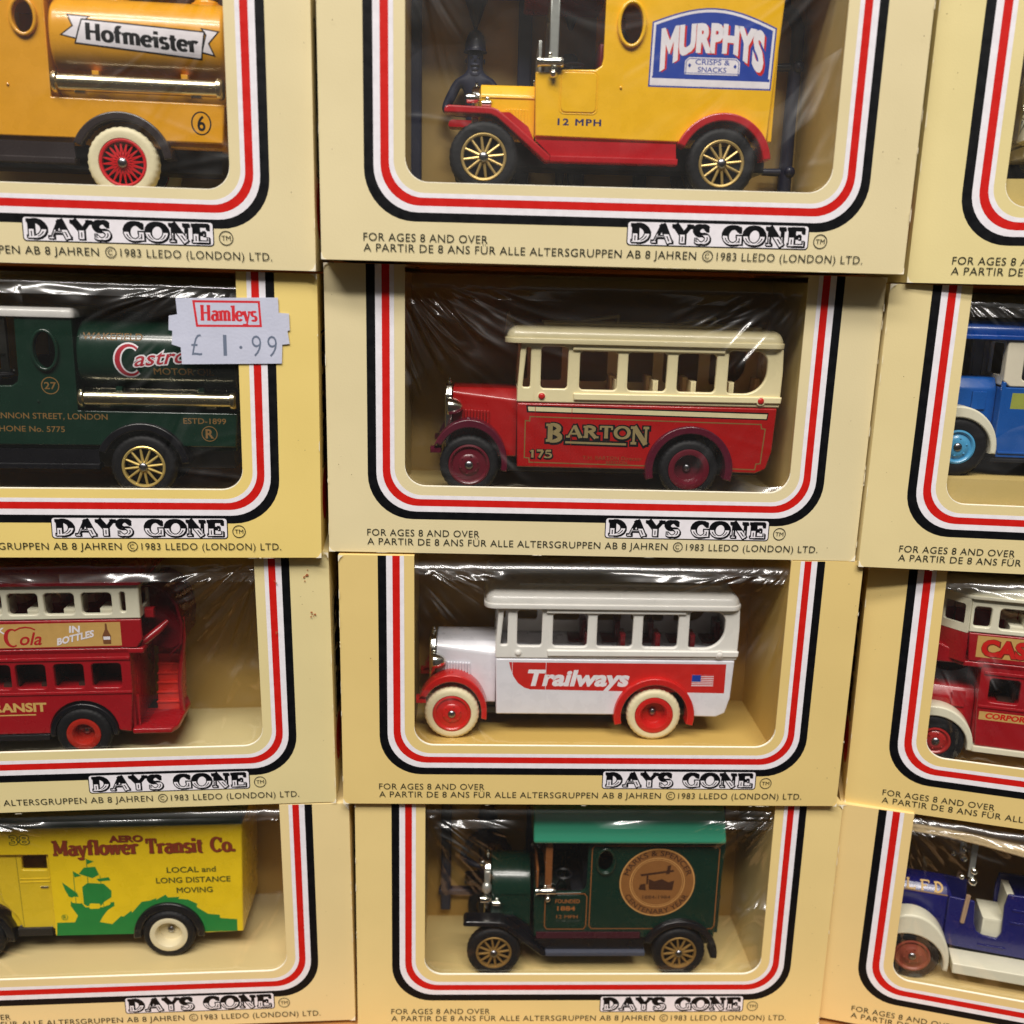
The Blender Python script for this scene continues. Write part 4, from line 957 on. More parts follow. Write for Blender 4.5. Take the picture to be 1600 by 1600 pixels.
CRMP = plastic('ivory', (236, 224, 178), .3); REDB = paint('coach_red', (164, 16, 16)); MAROON = mat('maroon_lacquer', (84, 18, 38), .2, bump=.35, bscale=420); WHTB = paint('coach_white', (226, 226, 234)); WHTU = plastic('white', (232, 230, 224), .3); REDF = plastic('signal_red', (196, 30, 26), .25)
INKY = ink('pale_gold', (140, 124, 84))
def dec_c2(dc):
    q = [(-12.9, 21.3), (44.2, 20.75), (44.0, 19.0), (-12.7, 19.6)]
    dc.fill(q, INKK); dc.fill([(-12.5, 20.95), (43.9, 20.4), (43.75, 19.3), (-12.3, 19.95)], ink('stripe_cream', (214, 204, 160)))
    o = [(-13.0, 17.7), (-12.0, 17.6), (-11.9, 18.65), (42.6, 18.0), (42.8, 17.0), (43.7, 16.9), (43.2, 8.6), (42.2, 8.5), (42.0, 7.1), (36.4, 7.2)]
    dc.line(o, .28, INKG); dc.line([(15.6, 7.5), (-11.8, 7.8), (-11.9, 8.8), (-13.0, 8.9), (-13.0, 17.7)], .28, INKG)
    for g, m in ((.42, INKK), (0, INKY)):
        dx, dz = (0, 0) if m is INKY else (.08, -.12)
        dc.serif('B', -8.1 + dx, 12.8 + dz, 4.25, -4.0 + dx, m=m, grow=g, T=.27, N=.13)
        dc.serif('ARTO', -3.3 + dx, 13.9 + dz, 2.85, 11.9 + dx, m=m, grow=g, T=.3, N=.15)
        dc.serif('N', 11.7 + dx, 12.6 + dz, 4.25, 16.6 + dx, m=m, grow=g, T=.27, N=.13)
        dc.line([(-3.2, 12.75), (10.7, 12.55)], .5 + g * 2, m)
        dc.serif('175', -11.9 + dx, 8.95 + dz, 1.8, -6.4 + dx, m=m, grow=g * .6, T=.28, N=.14)
    RG = ink('faint_gold', (150, 70, 40))
    dc.text('T.H. BARTON Director', .8, 8.75, .85, m=RG, x1=15.0); dc.text('BEESTON', 6.4, 7.75, .75, m=RG, x1=11.4)
coach('C2', 'red toy coach with ivory roof and maroon mudguards', -4.0, 13.6, dict(low=REDB, up=CRMP, fender=MAROON, metal=CHROME, lampm=REDF, seat=CRMP, tyre=RUBBER, rim=plastic('maroon_rim', (92, 16, 32)), decals=dec_c2))
def dec_c3(dc):
    RB = ink('poster_red', (196, 36, 30))
    q = [(44.0, 20.9), (-11.6, 20.9), (-11.2, 19.2), (-10.4, 17), (-9.2, 15.2), (-7.6, 14), (-6, 13.5), (44.0, 12.9)]
    dc.fill(q, RB)
    dc.text('Trailways', -7.2, 14.7, 4.0, m=INKW, x1=18.6, off=.042, shear=.22)
    fx0, fx1, fz0, fh = 35.4, 41.0, 14.6, 3.3
    dc.fill([(fx0, fz0), (fx1, fz0), (fx1, fz0 + fh), (fx0, fz0 + fh)], INKW)
    for i in range(7): dc.fill([(fx0, fz0 + i * fh / 6.5), (fx1, fz0 + i * fh / 6.5), (fx1, fz0 + (i + .5) * fh / 6.5), (fx0, fz0 + (i + .5) * fh / 6.5)], INKR)
    dc.fill([(fx0, fz0 + fh * .45), (fx0 + 2.3, fz0 + fh * .45), (fx0 + 2.3, fz0 + fh), (fx0, fz0 + fh)], INKB)
coach('C3', 'white toy coach with red mudguards, cream tyres and a slanted red banner', -9.83, 13.3, oy=8.5, P=dict(low=WHTB, up=WHTU, fender=REDF, metal=CHROME, lampm=WHTU, seat=plastic('seat_red', (96, 14, 20)), tyre=CREAMT, rim=REDF, decals=dec_c3))

# ------------------------------------------------------------------ half-cab bus, with or without an open-stair upper deck
DARKR = paint('dark_red', (100, 9, 20)); STR = paint('stair_red', (214, 52, 40))
def halfcab(boxn, name, label, ox, oz, P, double=True):
    R_ = vehicle(boxn, name, label, 'toy bus', ox, oz)
    lo, up, fm, rf = P['low'], P['up'], P['fender'], P['roof']; mpx = lambda u, v, w_: (w_, u, v); mpz = lambda u, v, w_: (u, v, w_)
    rxw = 43.0; xe = 55.3 if double else 62
    zt = 28.9 if double else 21.0
    # lower saloon
    b = MB()
    if double:
        hs = [rrect(a, 18.6, a + 7.0, 24.9, .9) for a in (10.9, 19.8, 28.0, 37.0, 45.9)]
        out = [(9.3, 6.6), (34.8, 6.6)] + arc(rxw, 6.8, 8.3, 8.3, 178, 2, 14) + [(54.2, 6.6), (xe, 18), (xe, 28.9), (8.6, 28.9), (8.6, 18)]
    else:
        hs = []
        out = [(9.2, 4.6), (34.8, 4.6)] + arc(rxw, 6.8, 8.6, 8.6, 195, -15, 14) + [(xe, 5), (xe, 21), (9.4, 21), (9.6, 22.3), (8.6, 22.3), (8.6, 10)]
    windows_wall(b, rounded(out, .25, 2), hs, 1.5, lo, 1.0, .3)
    b.box(8.7, 9.6, 2.6, 21, 7, zt - .2, lo); b.box(xe - .9, xe - .1, 2.6, 21, 7, zt - .2, lo); b.box(9.5, xe - 1, 2.5, 21.1, 6.7, 17.5 if double else 20, lo)
    b.box(9.4, xe, 1.15, 1.6, zt - 3.0 if double else 5.6, zt - 2.2 if double else 6.1, lo, .2)
    if double: b.box(8.9, xe, 1.2, 1.6, 17.0, 17.7, lo, .2)
    dc = Decal(b, plane_y(1.5)); P['decals'](dc)
    b.build('lower_deck', R_, 35)
    # bonnet, half cab, radiator
    b = MB(); prof = [(4.6, 8), (13.0, 8), (13.0, 17.6), (11.4, 20.2), (6.2, 20.2), (4.6, 17.6)]
    if not double: prof = [(p[0], p[1] + (2.6 if p[1] > 10 else 0)) for p in prof]
    b.prism(rounded(prof, .5), -8, 8.6, lo, .3, mp=mpx)
    b.box(3.2, 6.4, 4.1, 4.7, 15.4, 19.6, lo, .2); b.ball((4.6, 4.4, 16.2), .6, BLACKP, 10, (1, .4, 1))
    b.build('bonnet', R_, 35)
    b = MB(); b.prism(rounded([(4.9, 8.5), (12.7, 8.5), (12.7, 18.8), (11.2, 20.6), (6.4, 20.6), (4.9, 18.8)], .5), -9.4, -8.0, CHROME, .3, mp=mpx); b.build('radiator', R_)
    b = MB(); b.box(-7, 8.6, 13.2, 22, 8, 19.5, lo, .4)
    for (xa, ya) in ((-6.8, 13.4), (-6.8, 21.2), (8, 21.2), (8, 13.4)): b.box(xa, xa + .8, ya, ya + .8, 19.4, zt + (-1 if double else 10), lo if double else up, .1)
    b.build('driver_cab', R_, 35)
    for yy in (4.0, 20.2):
        b = MB(); b.lathe([(.01, -9.8), (1.4, -9.7), (1.5, -9.1), (1.2, -8.2), (.01, -7.6)], yy, 14.2, CHROME, 20, axis='x'); b.build('headlight', R_, 40)
    # mudguards
    for ya, yb in ((0, 4.6), (19, 23.6)):
        b = MB(); p = arc(-.6, 6.6, 9.3, 9.9, -6, 172, 26) + arc(-.6, 6.4, 7.9, 7.4, 172, -6, 26)
        b.prism(p, ya, yb, fm, .4 if ya == 0 else 0); b.build('front_mudguard', R_, 40)
    fender_arc(R_, rxw, 6.4, 8.2, 1.3, -3, 183, P['rfender'], .9, 4.6, name='rear_mudguard')
    b = MB(); b.box(-8, xe + 2, 4.5, 19.1, 5.2, 7.4, P['chassis']); b.box(8, 34.6, 1.1, 22.5, 5.0 if double else 3.6, 6.5 if double else 4.5, P['chassis'], .2); b.build('chassis', R_)
    for far in (False, True):
        wheel(R_, 0, 6.9, P['rr'], 'disc', RUBBER, P['rim'], far=far); wheel(R_, rxw, 6.7, 4.0, 'dish', RUBBER, P['rim'], far=far)
    b = MB()
    for xx in (14, 23, 32, 41): b.box(xx, xx + 4, 5.5, 11, 15, 18.2, SEATD, .4); b.box(xx + 3.2, xx + 4.2, 5.5, 11, 18, 21.4, SEATD, .4)
    b.box(10, xe - 1.4, 11.4, 12.2, 17.6, zt - .5, SEATD)
    b.build('seats', R_)
    if not double:
        b = MB(); out = [(8.6, 22.4), (10.1, 21.1), (xe, 21.1), (xe, 31.7), (8.6, 31.7)]
        hs = [rrect(a, 22.6, a + 7, 30.9, .8) for a in (12.6, 21.5, 30.3, 39.1, 47.9)]
        windows_wall(b, rounded(out, .3, 2), hs, 1.5, up, 1.1, .35)
        b.prism(rrect(3.0, 21.3, 13, 31.7, .5), 8.7, 9.6, up, .2, holes=[rrect(4.2, 23.6, 11.8, 30.8, .8)], mp=mpx); b.box(xe - .9, xe, 2.6, 21, 21, 31.7, up)
        b.build('upper_body', R_, 35)
        b = MB(); pl = rrect(-8.5, .9, xe + .8, 22.7, 2.4, 6)
        b.prism(pl, 31.7, 32.8, rf, .2, mp=mpz, c1=.3); b.prism(inset(ccw(pl), .4), 32.6, 35.8, rf, .05, n=6, mp=mpz, c1=2.6); b.build('roof', R_, 40)
        return R_
    # upper deck
    plan = [(4.6, 1.5), (58.7, 1.5), (58.7, 22.1), (4.6, 22.1), (-1.2, 17.4), (-1.2, 6.2)]
    b = MB()
    b.prism(rounded(plan, .5), 27.4, 28.8, lo, .3, mp=mpz)
    b.prism(rounded([(5.3, 28.9), (57.2, 28.9), (58.6, 31), (58.6, 36.3), (4.7, 36.3)], .25), 1.45, 2.5, lo, .3); b.prism([(5, 28.9), (57, 28.9), (58.5, 36.3), (4.7, 36.3)], 21.1, 22.1, lo)
    for (pa, pb) in (((4.6, 22.1), (-1.2, 17.4)), ((-1.2, 17.4), (-1.2, 6.2)), ((-1.2, 6.2), (4.6, 1.5))):
        a_, d_ = Vector(pa), Vector(pb) - Vector(pa); L_ = d_.length; d_.normalize(); nn = Vector((-d_.y, d_.x)) * -1
        mpf = (lambda a_, d_, nn: lambda u, v, w_: (a_.x + d_.x * u + nn.x * -w_, a_.y + d_.y * u + nn.y * -w_, v))(a_, d_, -nn)
        b.prism([(0, 28.7), (L_, 28.7), (L_, 36.3), (0, 36.3)], 0, .9, lo, .0, mp=mpf)
    dc = Decal(b, plane_y(1.45)); P['decals_up'](dc)
    b.prism(rounded([(-1.9, 27.3), (8.5, 27.3), (9.4, 28.8), (6, 29.3), (-1.7, 32.4)], .4), 3.2, 12.6, lo, .4)
    b.build('upper_panel', R_, 35)
    b = MB()
    hs = [rrect(5.35, 38.0, 9.2, 43.1, .7)] + [rrect(a, 37.8, a + 7.0, 43.1, .9) for a in (11.1, 19.6, 28.0, 36.4, 45.1)] + [rrect(54.1, 38.2, 55.3, 43.2, .5)]
    windows_wall(b, rounded([(4.6, 36.45), (58.6, 36.45), (58.6, 45.2), (4.6, 45.2)], .3), hs, 1.4, up, 1.1, .35)
    for (pa, pb) in (((4.6, 22.1), (-1.2, 17.4)), ((-1.2, 17.4), (-1.2, 6.2)), ((-1.2, 6.2), (4.6, 1.5))):
        a_, d_ = Vector(pa), Vector(pb) - Vector(pa); L_ = d_.length; d_.normalize(); nn = Vector((-d_.y, d_.x)) * -1
        mpf = (lambda a_, d_, nn: lambda u, v, w_: (a_.x + d_.x * u + nn.x * -w_, a_.y + d_.y * u + nn.y * -w_, v))(a_, d_, -nn)
        b.prism([(0, 36.4), (L_, 36.4), (L_, 45.2), (0, 45.2)], -.1, .9, up, .25, holes=[rrect(1.0, 38.4, L_ - 1.0, 43.6, .6)], mp=mpf, c1=0)
    b.prism([(2.6, 36.4), (21, 36.4), (21, 45.2), (2.6, 45.2)], 57.7, 58.5, up, .2, mp=mpx, holes=[rrect(4, 38.5, 9.5, 43.8, .6), rrect(12, 36.8, 18, 44.2, .6)])
    b.build('upper_deck', R_, 35)
    b = MB()
    for xx in (14, 23, 31.5, 40, 48.5):
        for ya in (3.4, 14): b.box(xx, xx + 4, ya, ya + 6, 36.4, 38.4, up, .4); b.box(xx + 3, xx + 4, ya, ya + 6, 38, 41.0, up, .4)
    b.build('upper_seats', R_)
    b = MB(); pl = [(4.4, .4), (59.4, .4), (59.4, 23.2), (4.4, 23.2), (-2.2, 18), (-2.2, 5.6)]
    b.prism(rounded(pl, 1.2), 45.2, 46.1, up if P.get('roof_edge') else rf, .2, mp=mpz, c1=.2); b.prism(inset(ccw(rounded(pl, 1.2)), .5), 46.0, 49.9, rf, .05, n=6, mp=mpz, c1=2.6); b.build('roof', R_, 40)
    # rear platform with its open staircase
    b = MB(); b.prism(rounded([(54.4, 1.4), (64.0, 1.4), (65.2, 4), (65.0, 17), (63, 22), (54.4, 22)], .6), 6.0, 7.3, lo, .3, mp=mpz)
    for i in range(12): b.box(55.2, 64.4, 2.6 + i * .9, 2.95 + i * .9, 7.25, 7.55, lo, .1)
    b.box(55.5, 56.1, 3.2, 3.9, 7.3, 15.6, lo, .2)
    b.build('platform', R_, 35)
    b = MB()
    for i in range(8): b.box(57.8, 63.4 + .1 * i, 12.4 + i * .75, 20, 7.3 + i * 2.35, 9.65 + i * 2.35 if i < 7 else 25.6, STR, .2)
    for i in range(8): b.box(57.7, 63.6 + .1 * i, 12.1 + i * .75, 12.6 + i * .75, 9.3 + i * 2.35, 9.7 + i * 2.35, STR, .15)
    b.build('staircase', R_, 35)
    b = MB()
    b.tubepath([(64.3, 11.6, 6.6), (64.2, 11.2, 15), (64.8, 10.6, 19), (65.8, 9.8, 25), (66.6, 9, 29), (66.6, 9, 34)], [.7, .6, .6, .7, .6, .5], lo, 10)
    b.tubepath([(56.0, 3.6, 28.6), (58.4, 4.6, 29.6), (61.4, 6.6, 31.8), (63.2, 8, 33.4)], [.9, 1.0, 1.0, .6], lo, 10)
    # curved apron: a tall round-headed sheet that closes the stairwell behind the upper deck
    sec = [(56.0, 29.0), (57.0, 27.0), (59.4, 25.6), (63.6, 24.8), (66.4, 27.5), (67.0, 33), (66.0, 38), (63.8, 41.4), (60.6, 43.2), (58.0, 42.6), (56.6, 38)]
    b.prism(rounded(sec, 2.2, 5), 10.2, 11.2, DARKR, .3); vs, fs = [], []
    rim_ = [(63.6, 24.8), (66.4, 27.5), (67.0, 33), (66.0, 38), (63.8, 41.4), (60.6, 43.2), (58.0, 42.6)]
    n_ = len(rim_)
    for (x_, z_) in rim_: vs += [(x_, 7.2, z_), (x_, 22, z_), (x_ - .6, 22, z_ - .4), (x_ - .6, 7.2, z_ - .4)]
    fs = [[i * 4 + j, i * 4 + (j + 1) % 4, i * 4 + 4 + (j + 1) % 4, i * 4 + 4 + j] for i in range(n_ - 1) for j in range(4)] + [[0, 1, 2, 3], [n_ * 4 - 4 + j for j in (3, 2, 1, 0)]]
    b.add(vs, fs, DARKR); b.box(58.7, 61, 4.2, 6.4, 35.6, 38.0, lo, .4)
    b.build('stair_apron', R_, 40)
    return R_

BUSR = paint('bus_red', (156, 15, 26)); SEATD = plastic('seat_dark', (60, 40, 34)); INKAD = ink('panel_gold', (200, 160, 92)); BLUE = paint('blue', (18, 82, 160)); CRMF = plastic('cream', (226, 222, 198), .35); OFFW = plastic('off_white', (222, 214, 192), .35)
def l3_low(dc): 
    dc.text('TRANSIT', 19.4, 12.7, 2.15, m=ink('lettering_gold', (206, 168, 96)), x1=34.3, off=.04); dc.line([(18.6, 11.75), (31.6, 11.8)], .32, ink('lettering_gold', (206, 168, 96)))
def l3_up(dc):
    dc.fill([(6.8, 29.3), (53.7, 29.6), (53.7, 35.7), (6.8, 35.4)], INKAD)
    dc.text('DRINK', 19, 33.1, 1.5, m=INKW, x1=26.6, off=.03)
    SC = ink('script_red', (178, 34, 36))
    for (x0, tx_) in ((14.6, 'oca-'), (28.2, 'ola')):
        dc.put([ccw([(x0 + 1.9 * math.cos(a), 32.0 + 2.4 * math.sin(a)), (x0 + 1.9 * math.cos(c_), 32.0 + 2.4 * math.sin(c_)), (x0 + .2 + 1.15 * math.cos(c_), 32.0 + 1.95 * math.sin(c_)), (x0 + .2 + 1.15 * math.cos(a), 32.0 + 1.95 * math.sin(a))])
                for a, c_ in [(math.radians(55 + 13 * i), math.radians(68 + 13 * i)) for i in range(19)]], SC, True)
        dc.line([(x0 + 1.0, 34.0), (x0 + 2.0, 34.5), (x0 + 3.4, 34.7), (x0 + 4.6, 34.5), (x0 + 5.4, 34.1)], .36, SC)
        dc.text(tx_, x0 + 1.5, 30.2, 3.1, m=SC, x1=x0 + 6.6, off=.015, shear=.3)
    dc.text('IN', 41.7, 33.2, 1.6, m=INKW, x1=44.0, off=.04, shear=.1)
    t = text('BOTTLES', 38.6, 30.0, 1.6, x1=47.2, off=.04, shear=.1); dc.put(xf(t, lambda u, v: (u, v + (u - 38.6) * .24)), INKW)
    BR = ink('bottle_brown', (120, 76, 46)); dc.fill(rounded([(49.4, 30.1), (51.2, 30.1), (51.3, 32.2), (50.6, 33.8), (50.5, 35.4), (50.1, 35.4), (50.0, 33.8), (49.3, 32.2)], .2), BR); dc.fill([(49.5, 31.2), (51.1, 31.2), (51.1, 32), (49.5, 32)], INKW)
halfcab('L3', 'toy_double_decker', 'red toy double decker with dark red roof, seen from its open rear staircase', .87 - 43, 11.8,
    dict(low=BUSR, up=CRMF, fender=BLKP, rfender=BLKP, roof=paint('roof_maroon', (150, 14, 34)), chassis=BLACKP, rr=3.6, rim=plastic('rim_red', (164, 36, 22)), decals=l3_low, decals_up=l3_up))
def r3_low(dc):
    dc.fill([(9.4, 13.8), (54, 13.8), (54, 16.0), (9.4, 16.0)], INKAD); dc.text('CORPORATION', 10.9, 14.3, 1.35, m=INKR, x1=26.6, off=.045, shear=.12)
def r3_up(dc):
    dc.fill([(6.8, 30.2), (53.7, 30.2), (53.7, 35.8), (6.8, 35.8)], INKAD)
    for g, m in ((.09, ink('brown_red', (120, 40, 20))), (.05, INKR)): dc.text('CAS', 8.2 + (.12 if g > .06 else 0), 30.9 - (.1 if g > .06 else 0), 3.8, m=m, x1=17.9 + (.12 if g > .06 else 0), off=g)
halfcab('R3', 'toy_double_decker', 'red toy double decker with cream front mudguard and upper deck, seen from its front', -41.97, 12.0,
    dict(low=BUSR, up=CRMF, fender=CRMF, rfender=CRMF, roof=CRMF, chassis=CRMF, rr=3.5, rim=plastic('rim_dark_red', (160, 34, 32)), decals=r3_low, decals_up=r3_up))
def r2_low(dc): dc.fill([(10.9, 16.1), (56, 16.1), (56, 19.75), (11.0, 19.75)], ink('olive', (152, 160, 72)))
halfcab('R2', 'toy_single_decker', 'blue toy single deck bus with cream pillars and light blue wheel discs', -41.96, 22.0,
    dict(low=BLUE, up=OFFW, fender=CRMF, rfender=CRMF, roof=paint('roof_blue', (16, 76, 170)), chassis=BLACKP, rr=3.9, rim=plastic('light_blue', (78, 156, 200)), decals=r2_low), double=False)
halfcab('R1', 'toy_single_decker', 'cream toy bus barely seen past the window edge of the top right carton', -31.5, 22.0,
    dict(low=OFFW, up=OFFW, fender=CRMF, rfender=CRMF, roof=OFFW, chassis=CRMF, rr=3.9, rim=CRMF, decals=lambda dc: None), double=False)

# ------------------------------------------------------------------ removal van
def removal_van():
    R_ = vehicle('L4', 'toy_removal_van', 'yellow toy removal van with dark green roof and a green sailing ship on its side', 'toy van', 12.23, 14.5, 8.5)
    YB = paint('canary', (240, 206, 26)); YC = paint('cab_yellow', (226, 194, 40)); GR = ink('sea_green', (40, 132, 60)); RD = ink('title_brown', (140, 58, 34)); DKG = ink('dark_olive', (78, 82, 30)); mpx = lambda u, v, w_: (w_, u, v); mpz = lambda u, v, w_: (u, v, w_)
    b = MB()
    out = [(-30.2, 6.8), (-9, 6.6)] + arc(0, 6.9, 8.6, 8.6, 184, -4, 16) + [(19.6, 6.6), (20.8, 39.2), (-44, 39.2), (-44, 31.6), (-29.9, 31.4)]
    b.prism(rounded(out, .2, 2), 1.5, 22.1, YB, .3)
    dc = Decal(b, plane_y(1.5))
    sea = [(-29.8, 6.95), (-29.4, 10.9), (-25, 10.9), (-18.4, 10.8), (-15, 10), (-12.6, 12.4), (-11.9, 12.2), (-9.7, 14), (-9.6, 13.3), (-6.8, 16.6), (-4.6, 16.9), (-2.8, 17.6), (-3, 17.0), (-.4, 18.6), (.2, 17.7), (3.2, 17.8), (2.9, 17.2), (5.4, 16.9), (7.8, 15.5), (7.6, 14.5), (10.5, 12.3), (13.5, 11.9), (13.6, 10.9), (16, 10.6), (18.1, 10.4), (18.0, 6.75)] + arc(0, 6.9, 8.7, 8.7, -1, 181, 16)
    dc.fill([p for p in sea if True], GR)
    hull = [(-24.8, 10.8), (-23.8, 12.9), (-25.4, 16), (-25.2, 17.3), (-22.6, 16.9), (-21.6, 15.4), (-16.8, 15.3), (-15.6, 16.6), (-14.0, 16.8), (-14.0, 15.6), (-15.8, 14.4), (-17.2, 12.6), (-18.2, 10.8)]
    dc.fill(hull, GR)
    for q in ([(-21.9, 16.4), (-21.9, 21.6), (-20.4, 22.8), (-16.2, 22.4), (-14.4, 20.2), (-14.6, 18.2), (-16.6, 16.9), (-17.4, 15.8), (-21.2, 15.8)], [(-27, 23.2), (-23.4, 19.8), (-22.8, 17.6), (-25.6, 18.8), (-26.4, 20.8)],
              [(-22.4, 25.6), (-21, 27.4), (-18, 27.6), (-17.2, 25.2), (-19, 24.2)], [(-20, 29.9), (-20, 28.4), (-18.2, 29.2)], [(-23.8, 26.4), (-23.6, 24.6), (-21.8, 25)], [(-18, 23.9), (-14.8, 24.4), (-14.4, 23.4), (-17.4, 23.2)]): dc.fill(q, GR)
    for q in ([(-25, 16.9), (-22.4, 16.6), (-22.6, 18.6), (-24.6, 18.8)], [(-20.6, 14.9), (-17.8, 14.9), (-17.6, 16.4), (-20.4, 16.6)], [(-17, 15.4), (-14.9, 16.1), (-15, 17.6), (-16.6, 17)]): dc.fill(rounded(q, .5), ink('van_yellow', (240, 206, 26)))
    dc.line([(-20.1, 30), (-20.3, 21)], .16, GR); dc.line([(-23.8, 26.4), (-23.9, 16)], .14, GR); dc.line([(-17, 25), (-16.8, 15)], .12, GR)
    for dx, dz, m, g in ((.14, -.14, ink('shadow_brown', (110, 72, 24)), .06), (0, 0, RD, .02)):
        dc.serif('Mayflower Transit Co.', -28.5 + dx, 31.3 + dz, 4.3, 18.9 + dx, m=m, grow=g, T=.22, N=.12, sf=.13)
        dc.text('AERO', -13.6 + dx, 34.9 + dz, 1.75, m=m, x1=-5.2 + dx, off=.04 + g * .1)
    dc.text('38', -39.0, 34.8, 2.6, m=DKG, x1=-34.2, off=.05); dc.text('38', -39.0, 34.8, 2.6, m=ink('van_yellow', (240, 206, 26)), x1=-34.2, off=.0)
    dc.text('LOCAL and', .5, 25.3, 1.6, m=DKG, x1=13.3, off=.012); dc.text('LONG DISTANCE', -2.5, 22.2, 1.6, m=DKG, x1=17.0, off=.012); dc.text('MOVING', 2.7, 19.1, 1.6, m=DKG, x1=12.1, off=.012)
    dc.ring(ell(-27.2, 12.6, .85), .12, GR); dc.text('R', -27.6, 12.1, 1.0, m=GR)
    b.build('body', R_, 35)
    b = MB(); b.prism(rounded([(1.2, 39.25), (22.4, 39.25), (22.2, 41.2), (19.6, 43.2), (4, 43.2), (1.4, 41.2)], .5), -44.4, 21, paint('roof_green', (16, 60, 44), .4), .4, mp=mpx); b.build('roof', R_, 40)
    b = MB()
    out = [(-39, 8.8), (-30.3, 8.2), (-30.3, 31.5), (-42.6, 31.5), (-44, 24), (-43.4, 17), (-40, 12)]
    windows_wall(b, rounded(out, .3, 2), [rounded([(-37.4, 26.4), (-30.9, 26.2), (-30.9, 31.2), (-37.2, 31.2)], .6)], 2.6, YC, .9, .3)
    b.box(-42, -30.4, 3.6, 20, 8.6, 22, YC); b.box(-43, -42, 3.6, 20, 22, 31, YC)
    for q in ([(-38.6, 9), (-38.5, 9), (-38.5, 31), (-38.6, 31)],): b.prism(q, 2.56, 2.7, DKG)
    b.box(-38.2, -30.4, 2.45, 2.8, 23.6, 23.9, YC, .1); b.box(-38.2, -30.4, 2.45, 2.8, 22.6, 22.9, YC, .1); b.box(-33, -31, 2.3, 2.8, 21, 21.5, CHROME, .1)
    b.build('cab', R_, 35)
    b = MB(); b.prism(rounded([(-58, 8.5), (-42, 8.5), (-42, 23), (-55, 21.6), (-58, 19)], 1.5), 6, 17.6, YC, 1.2); b.build('bonnet', R_, 40)
    for cx, nm in ((-50, 'front_mudguard'), (0, 'rear_mudguard')): fender_arc(R_, cx, 6.6, 9.7, 2.0, -4, 184, BLKP, .6, 5.0, name=nm, sx=.97)
    b = MB(); b.box(-54, 18, 5, 18.6, 5, 7.6, BLACKP); b.box(-40, -31, 1.8, 21.8, 6.8, 9, BLACKP); b.build('chassis', R_)
    for far in (False, True):
        for cx in (-50, 0): wheel(R_, cx, 7.0, 4.9, 'dish', RUBBER, plastic('rim_cream', (226, 214, 178)), y0=.2, far=far)
removal_van()

